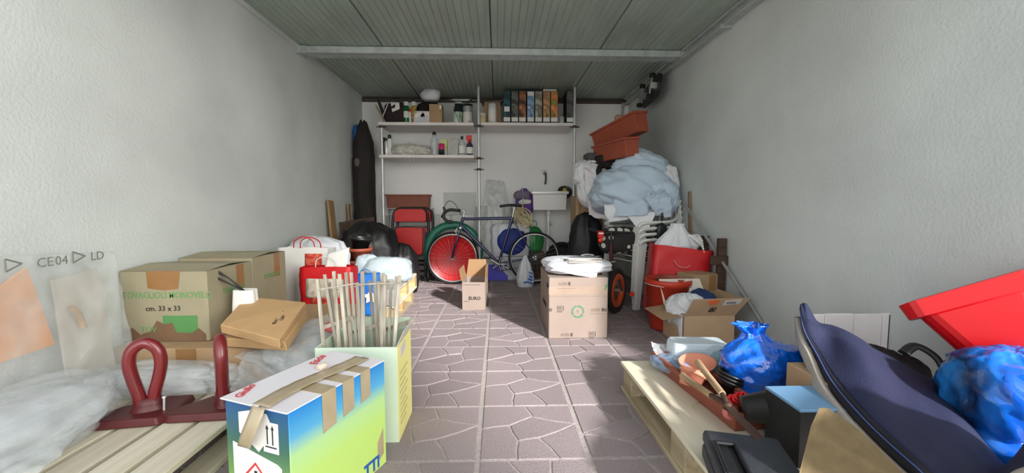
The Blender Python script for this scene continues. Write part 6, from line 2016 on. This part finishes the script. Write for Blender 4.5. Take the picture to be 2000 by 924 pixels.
# --- blue grey box and cardboard in front of the navy bag
t = thing('storage_box', 'box with slate blue lid and sides painted as in shade beside the tray', 'box', (1.012, 1.20, PZ + .001))
MB().box(-.10, .075, -.012, .150, 0, .176).build('body', mat('shaded_side_card', (26, 26, 28), rough=.7), t, bevel=.002)  # near-black colour paints in the shade on sides turned from the light
MB().box(-.103, .078, -.015, .153, .1765, .186).build('lid', mat('slate_blue_card', (108, 150, 186), rough=.6, var=.06), t, bevel=.002)
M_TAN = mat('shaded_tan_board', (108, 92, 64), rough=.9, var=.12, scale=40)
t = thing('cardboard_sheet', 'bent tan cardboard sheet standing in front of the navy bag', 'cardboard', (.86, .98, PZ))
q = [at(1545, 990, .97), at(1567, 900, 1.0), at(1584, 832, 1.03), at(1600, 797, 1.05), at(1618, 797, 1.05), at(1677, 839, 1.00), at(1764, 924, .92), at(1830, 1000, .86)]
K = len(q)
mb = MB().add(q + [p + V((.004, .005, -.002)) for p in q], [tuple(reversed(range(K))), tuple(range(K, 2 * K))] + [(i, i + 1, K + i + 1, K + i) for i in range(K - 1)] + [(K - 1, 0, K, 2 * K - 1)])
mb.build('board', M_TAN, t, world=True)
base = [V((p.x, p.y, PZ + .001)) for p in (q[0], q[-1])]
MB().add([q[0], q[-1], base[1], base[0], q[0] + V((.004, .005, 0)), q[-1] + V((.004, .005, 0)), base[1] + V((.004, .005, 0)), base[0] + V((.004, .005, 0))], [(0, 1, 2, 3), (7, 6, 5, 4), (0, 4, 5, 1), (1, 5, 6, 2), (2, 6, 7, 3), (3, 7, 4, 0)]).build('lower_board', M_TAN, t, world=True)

# --- navy zip bag over a pale padded lining
t = thing('zip_bag', 'long navy blue zipped fabric bag leaning at the right foreground', 'bag', (1.18, 1.15, PZ))
M_NAVY = mat('navy_twill', (32, 37, 66), rough=.7, var=.08, scale=120, bump=.25, bscale=260, spec=.4)
M_ZIP = mat('black_zip_tape', (22, 20, 30), rough=.6)
M_LINING = mat('grey_felt_lining', (168, 160, 150), rough=.95, var=.08, scale=50)
st = [  # (zip edge px, outline px, lining px) with depths, from the far tip towards the camera
    ((1563, 594, 1.62), (1578, 596, 1.63), (1567, 640, 1.60)),
    ((1572, 640, 1.52), (1606, 640, 1.60), (1574, 668, 1.50)),
    ((1600, 690, 1.42), (1645, 652, 1.58), (1592, 715, 1.40)),
    ((1628, 735, 1.30), (1700, 677, 1.53), (1610, 772, 1.28)),
    ((1668, 783, 1.18), (1762, 706, 1.47), (1643, 822, 1.17)),
    ((1722, 838, 1.06), (1830, 752, 1.38), (1690, 876, 1.06)),
    ((1800, 905, .94), (1905, 835, 1.24), (1760, 945, .96)),
    ((1900, 985, .84), (2000, 930, 1.08), (1860, 1030, .86)),
]
near = [(V((1.03, .70, .50)), V((1.32, .92, .48)), V((.99, .70, .44))), (V((1.10, .55, .66)), V((1.38, .76, .66)), V((1.06, .55, .60)))]   # unseen bag end, raised beside the camera to shade the cardboard
Z = [at(*s[0]) for s in st] + [n_[0] for n_ in near]
Q = [at(*s[1]) for s in st] + [n_[1] for n_ in near]
Lg = [at(*s[2]) for s in st] + [n_[2] for n_ in near]


def lerp_path(P, u):
    x = u * (len(P) - 1)
    i = min(int(x), len(P) - 2)
    f = x - i
    p0, p1, p2, p3 = P[max(i - 1, 0)], P[i], P[i + 1], P[min(i + 2, len(P) - 1)]
    return 0.5 * ((2 * p1) + (p2 - p0) * f + (2 * p0 - 5 * p1 + 4 * p2 - p3) * f * f + (3 * p1 - p0 - 3 * p2 + p3) * f ** 3)


def navy(u, v):
    a, b = lerp_path(Z, u), lerp_path(Q, u)
    p = a * (1 - v) + b * v
    w = min(1, (1 - u) * 8) * min(1, u * 6)
    p.z += .050 * math.sin(math.pi * v) * w + .012 * ridged(V((u * 5, v * 3, 2)), 2) * math.sin(math.pi * v)
    p.z += .016 * math.sin(u * 17 + v * 4) * math.sin(math.pi * v) * w
    return p


MB().grid(navy, 64, 28, .004).build('top_panel', M_NAVY, t, world=True)
MB().grid(lambda u, v: lerp_path(Z, u) * (1 - v * .55) + lerp_path(Lg, u) * (v * .55) + V((-.006 * math.sin(math.pi * v), -.004, 0)), 48, 4, .002).build('zip_tape', M_ZIP, t, world=True)
MB().tube([lerp_path(Z, k / 60) * .82 + lerp_path(Lg, k / 60) * .18 + V((-.008, -.006, .002)) for k in range(61)], .0022, 6).build('piping', mat('navy_piping', (70, 90, 150), rough=.5), t, world=True)
MB().grid(lambda u, v: lerp_path(Z, u) * (.45 * (1 - v)) + lerp_path(Lg, u) * (1 - .45 * (1 - v)) + V((0, .004, -.03 * v)), 48, 6, .02).build('lining', M_LINING, t, world=True)
z0 = at(1575, 612, 1.58)
MB().tube([z0, z0 + V((.012, -.02, -.03))], .004, 6).build('zip_pull', M_STEEL, t, world=True)
# far and under side so that the bag is a closed body
MB().grid(lambda u, v: lerp_path(Q, u) * (1 - v) + V((lerp_path(Q, u).x + .02, lerp_path(Q, u).y + .02, PZ + .02)) * v, 40, 6, .004).build('back_panel', M_NAVY, t, world=True)

# carton that carries the bag
t = thing('carton', 'brown carton hidden in shade below the navy bag', 'box', (1.19, 1.36, PZ + .001))
MB().box(-.11, .16, -.12, .13, 0, .215).build('body', M_CARD, t, bevel=.003)
MB().box(-.02, .03, -.1205, .131, .2152, .2158).build('tape', M_TAPE, t)

# --- white board panel by the right wall
t = thing('board_panel', 'white panel of upright boards standing by the right wall', 'panel', (1.55, 1.80, 0))
M_WBOARD = mat('white_painted_board', (248, 242, 238), rough=.6, var=.03)
edges = [at(px, 640, 1.80).x for px in (1588, 1609, 1666, 1721, 1775)] + [1.765]
for k, (a, b) in enumerate(zip(edges, edges[1:])):
    MB().box(a + .0015, b - .0015, 1.795, 1.812, 0.002, at(1600, 614, 1.80).z + (.001 if k % 2 else -.001)).build('board', M_WBOARD, t, world=True, bevel=.002)
MB().box(edges[0] + .01, 1.76, 1.8125, 1.83, .10, .16).build('batten', M_WBOARD, t, world=True)
MB().box(edges[0] + .01, 1.76, 1.8125, 1.83, .36, .42).build('batten', M_WBOARD, t, world=True)

# --- big red tub tipped on its side
t = thing('plastic_tub', 'large bright red plastic tub tipped over at the right edge', 'tub', (1.45, 1.30, .50))
M_TUB = mat('bright_red_tub', (206, 10, 18), rough=.38, var=.03)
c0 = at(1754, 597, 1.42)
c1 = at(2040, 515, 1.20)
ux = (c1 - c0).normalized()
nz = V((.02, -.32, -1))                         # towards the tub's floor
nz = (nz - ux * nz.dot(ux)).normalized()
uy = ux.cross(nz)                               # tub depth, away from the camera
if uy.y < 0:
    uy = -uy
L_, D_, Hh = (c1 - c0).length, .24, .30
Mtub = Matrix(((ux.x, uy.x, nz.x, c0.x), (ux.y, uy.y, nz.y, c0.y), (ux.z, uy.z, nz.z, c0.z), (0, 0, 0, 1)))


def tub_ring(ix, iy, z, r_=.05):
    return [(p[0] + L_ / 2, p[1] + D_ / 2, z) for p in rounded(L_ - 2 * ix, D_ - 2 * iy, r_, n=4)]


rings = [tub_ring(.0, .0, .055, .05), tub_ring(-.004, -.004, .0, .055), tub_ring(.02, .02, -.004, .045), tub_ring(.045, .04, .0, .04), tub_ring(.11, .06, Hh - .01, .04), tub_ring(.12, .07, Hh + .004, .04), tub_ring(.10, .05, Hh + .004, .05), tub_ring(.03, .022, .06, .05), tub_ring(.012, .012, .052, .05)]
n_ = len(rings[0])
mb = MB()
order = [0, 1, 2, 3, 4]
vs_ = sum([rings[i] for i in order], [])
fs = [(k * n_ + i, (k + 1) * n_ + i, (k + 1) * n_ + (i + 1) % n_, k * n_ + (i + 1) % n_) for k in range(4) for i in range(n_)]
fs.append(tuple(range(4 * n_, 5 * n_)))
mb.add(vs_, fs, Mtub)
vs_ = sum([rings[i] for i in (0, 8, 7, 6, 5)], [])
fs = [(k * n_ + i, k * n_ + (i + 1) % n_, (k + 1) * n_ + (i + 1) % n_, (k + 1) * n_ + i) for k in range(4) for i in range(n_)]
fs.append(tuple(reversed(range(4 * n_, 5 * n_))))
mb.add(vs_, fs, Mtub)
mb.build('shell', M_TUB, t, world=True, merge=True)
# dark cloth under the tub, blue shiny bag at the edge
t = thing('cloth_bundle', 'dark brown cloth bundle wedged under the red tub', 'cloth', (1.42, 1.42, .15))
drape((1.50, 1.52, .15), .11, .12, .115, 33, amp=.14, fx=2.5).build('bundle', mat('black_brown_cloth', (40, 28, 30), rough=.85, bump=.3), t, world=True)
MB().tube(smooth_path([at(1765, 690, 1.44), at(1790, 676, 1.44), at(1830, 700, 1.40), at(1850, 740, 1.36)], 5), .022, 8, flat=.5).build('strap', M_CHAR, t, world=True)
t = thing('plastic_bag', 'glossy blue and black bag at the right edge below the red tub', 'bag', (1.22, .95, .16))
M_BLUEBAG2 = blotch('blue_black_glossy_film', [(16, 30, 60), (20, 90, 200), (30, 120, 220), (24, 40, 70), (40, 140, 226)], scale=3.5, rough=.12, stretch=(1, 1, .35))
cb = at(1985, 840, 1.12)
drape((cb.x + .02, cb.y + .03, .27), .14, .13, .122, 47, amp=.14, fx=2.6, fz=1.0, lumps=.1).build('body', M_BLUEBAG2, t, world=True)
blob((cb.x + .02, cb.y + .03, .16), .14, .13, .075, seed=48, amp=.1).build('lower_bulge', M_BLUEBAG2, t, world=True)

# ================================================================== pieces of parts go under their part
def stem_of(o):
    return o.name.split('.')[0]


def mid(o):
    c = [V(p) for p in o.bound_box]
    return sum(c, V((0, 0, 0))) / 8


SUBS = {'bicycle': {'pedal': 'crank_arm', 'chainring_arm': 'chainring', 'brake_lever': 'handlebar', 'brake_cable': 'handlebar', 'brake_caliper': 'fork_crown', 'sprockets': 'chain_stay'},
        'child_bicycle': {'grip': 'handlebar', 'lamp_band': 'lamp_body', 'reflector': 'lamp_body', 'pedal_reflector': 'crank_arm'},
        'skateboard': {'wheel': 'truck'},
        'wall_shelving': {'clamp': 'upright', 'foot': 'upright'},
        'folding_chair': {'foot_cap': 'back_frame', 'hinge': 'back_frame', 'seat': 'seat_pan'},
        'box_file': {'finger_ring': 'case', 'title_band': 'spine_picture'},
        'wall_tap': {'lever': 'valve'},
        'hedge_shears': {'tang': 'handle'},
        'bucket': {'bail': 'shell'},
        'zip_bag': {'zip_pull': 'zip_tape', 'piping': 'zip_tape'},
        'tool_case': {'handle': 'upper_shell', 'handle_recess': 'upper_shell'},
        'wash_bowl': {}, 'wooden_pallet': {}}
kids = {}
for o in list(COL.objects):
    if o.parent is not None:
        kids.setdefault(o.parent.name, []).append(o)
for root in [o for o in COL.objects if o.parent is None and stem_of(o) in SUBS]:
    ks = kids.get(root.name, [])
    for o in ks:
        want = SUBS[stem_of(root)].get(stem_of(o))
        if not want:
            continue
        cand = [k for k in ks if stem_of(k) == want]
        if cand:
            best = min(cand, key=lambda k: (mid(k) - mid(o)).length)
            o.parent = best
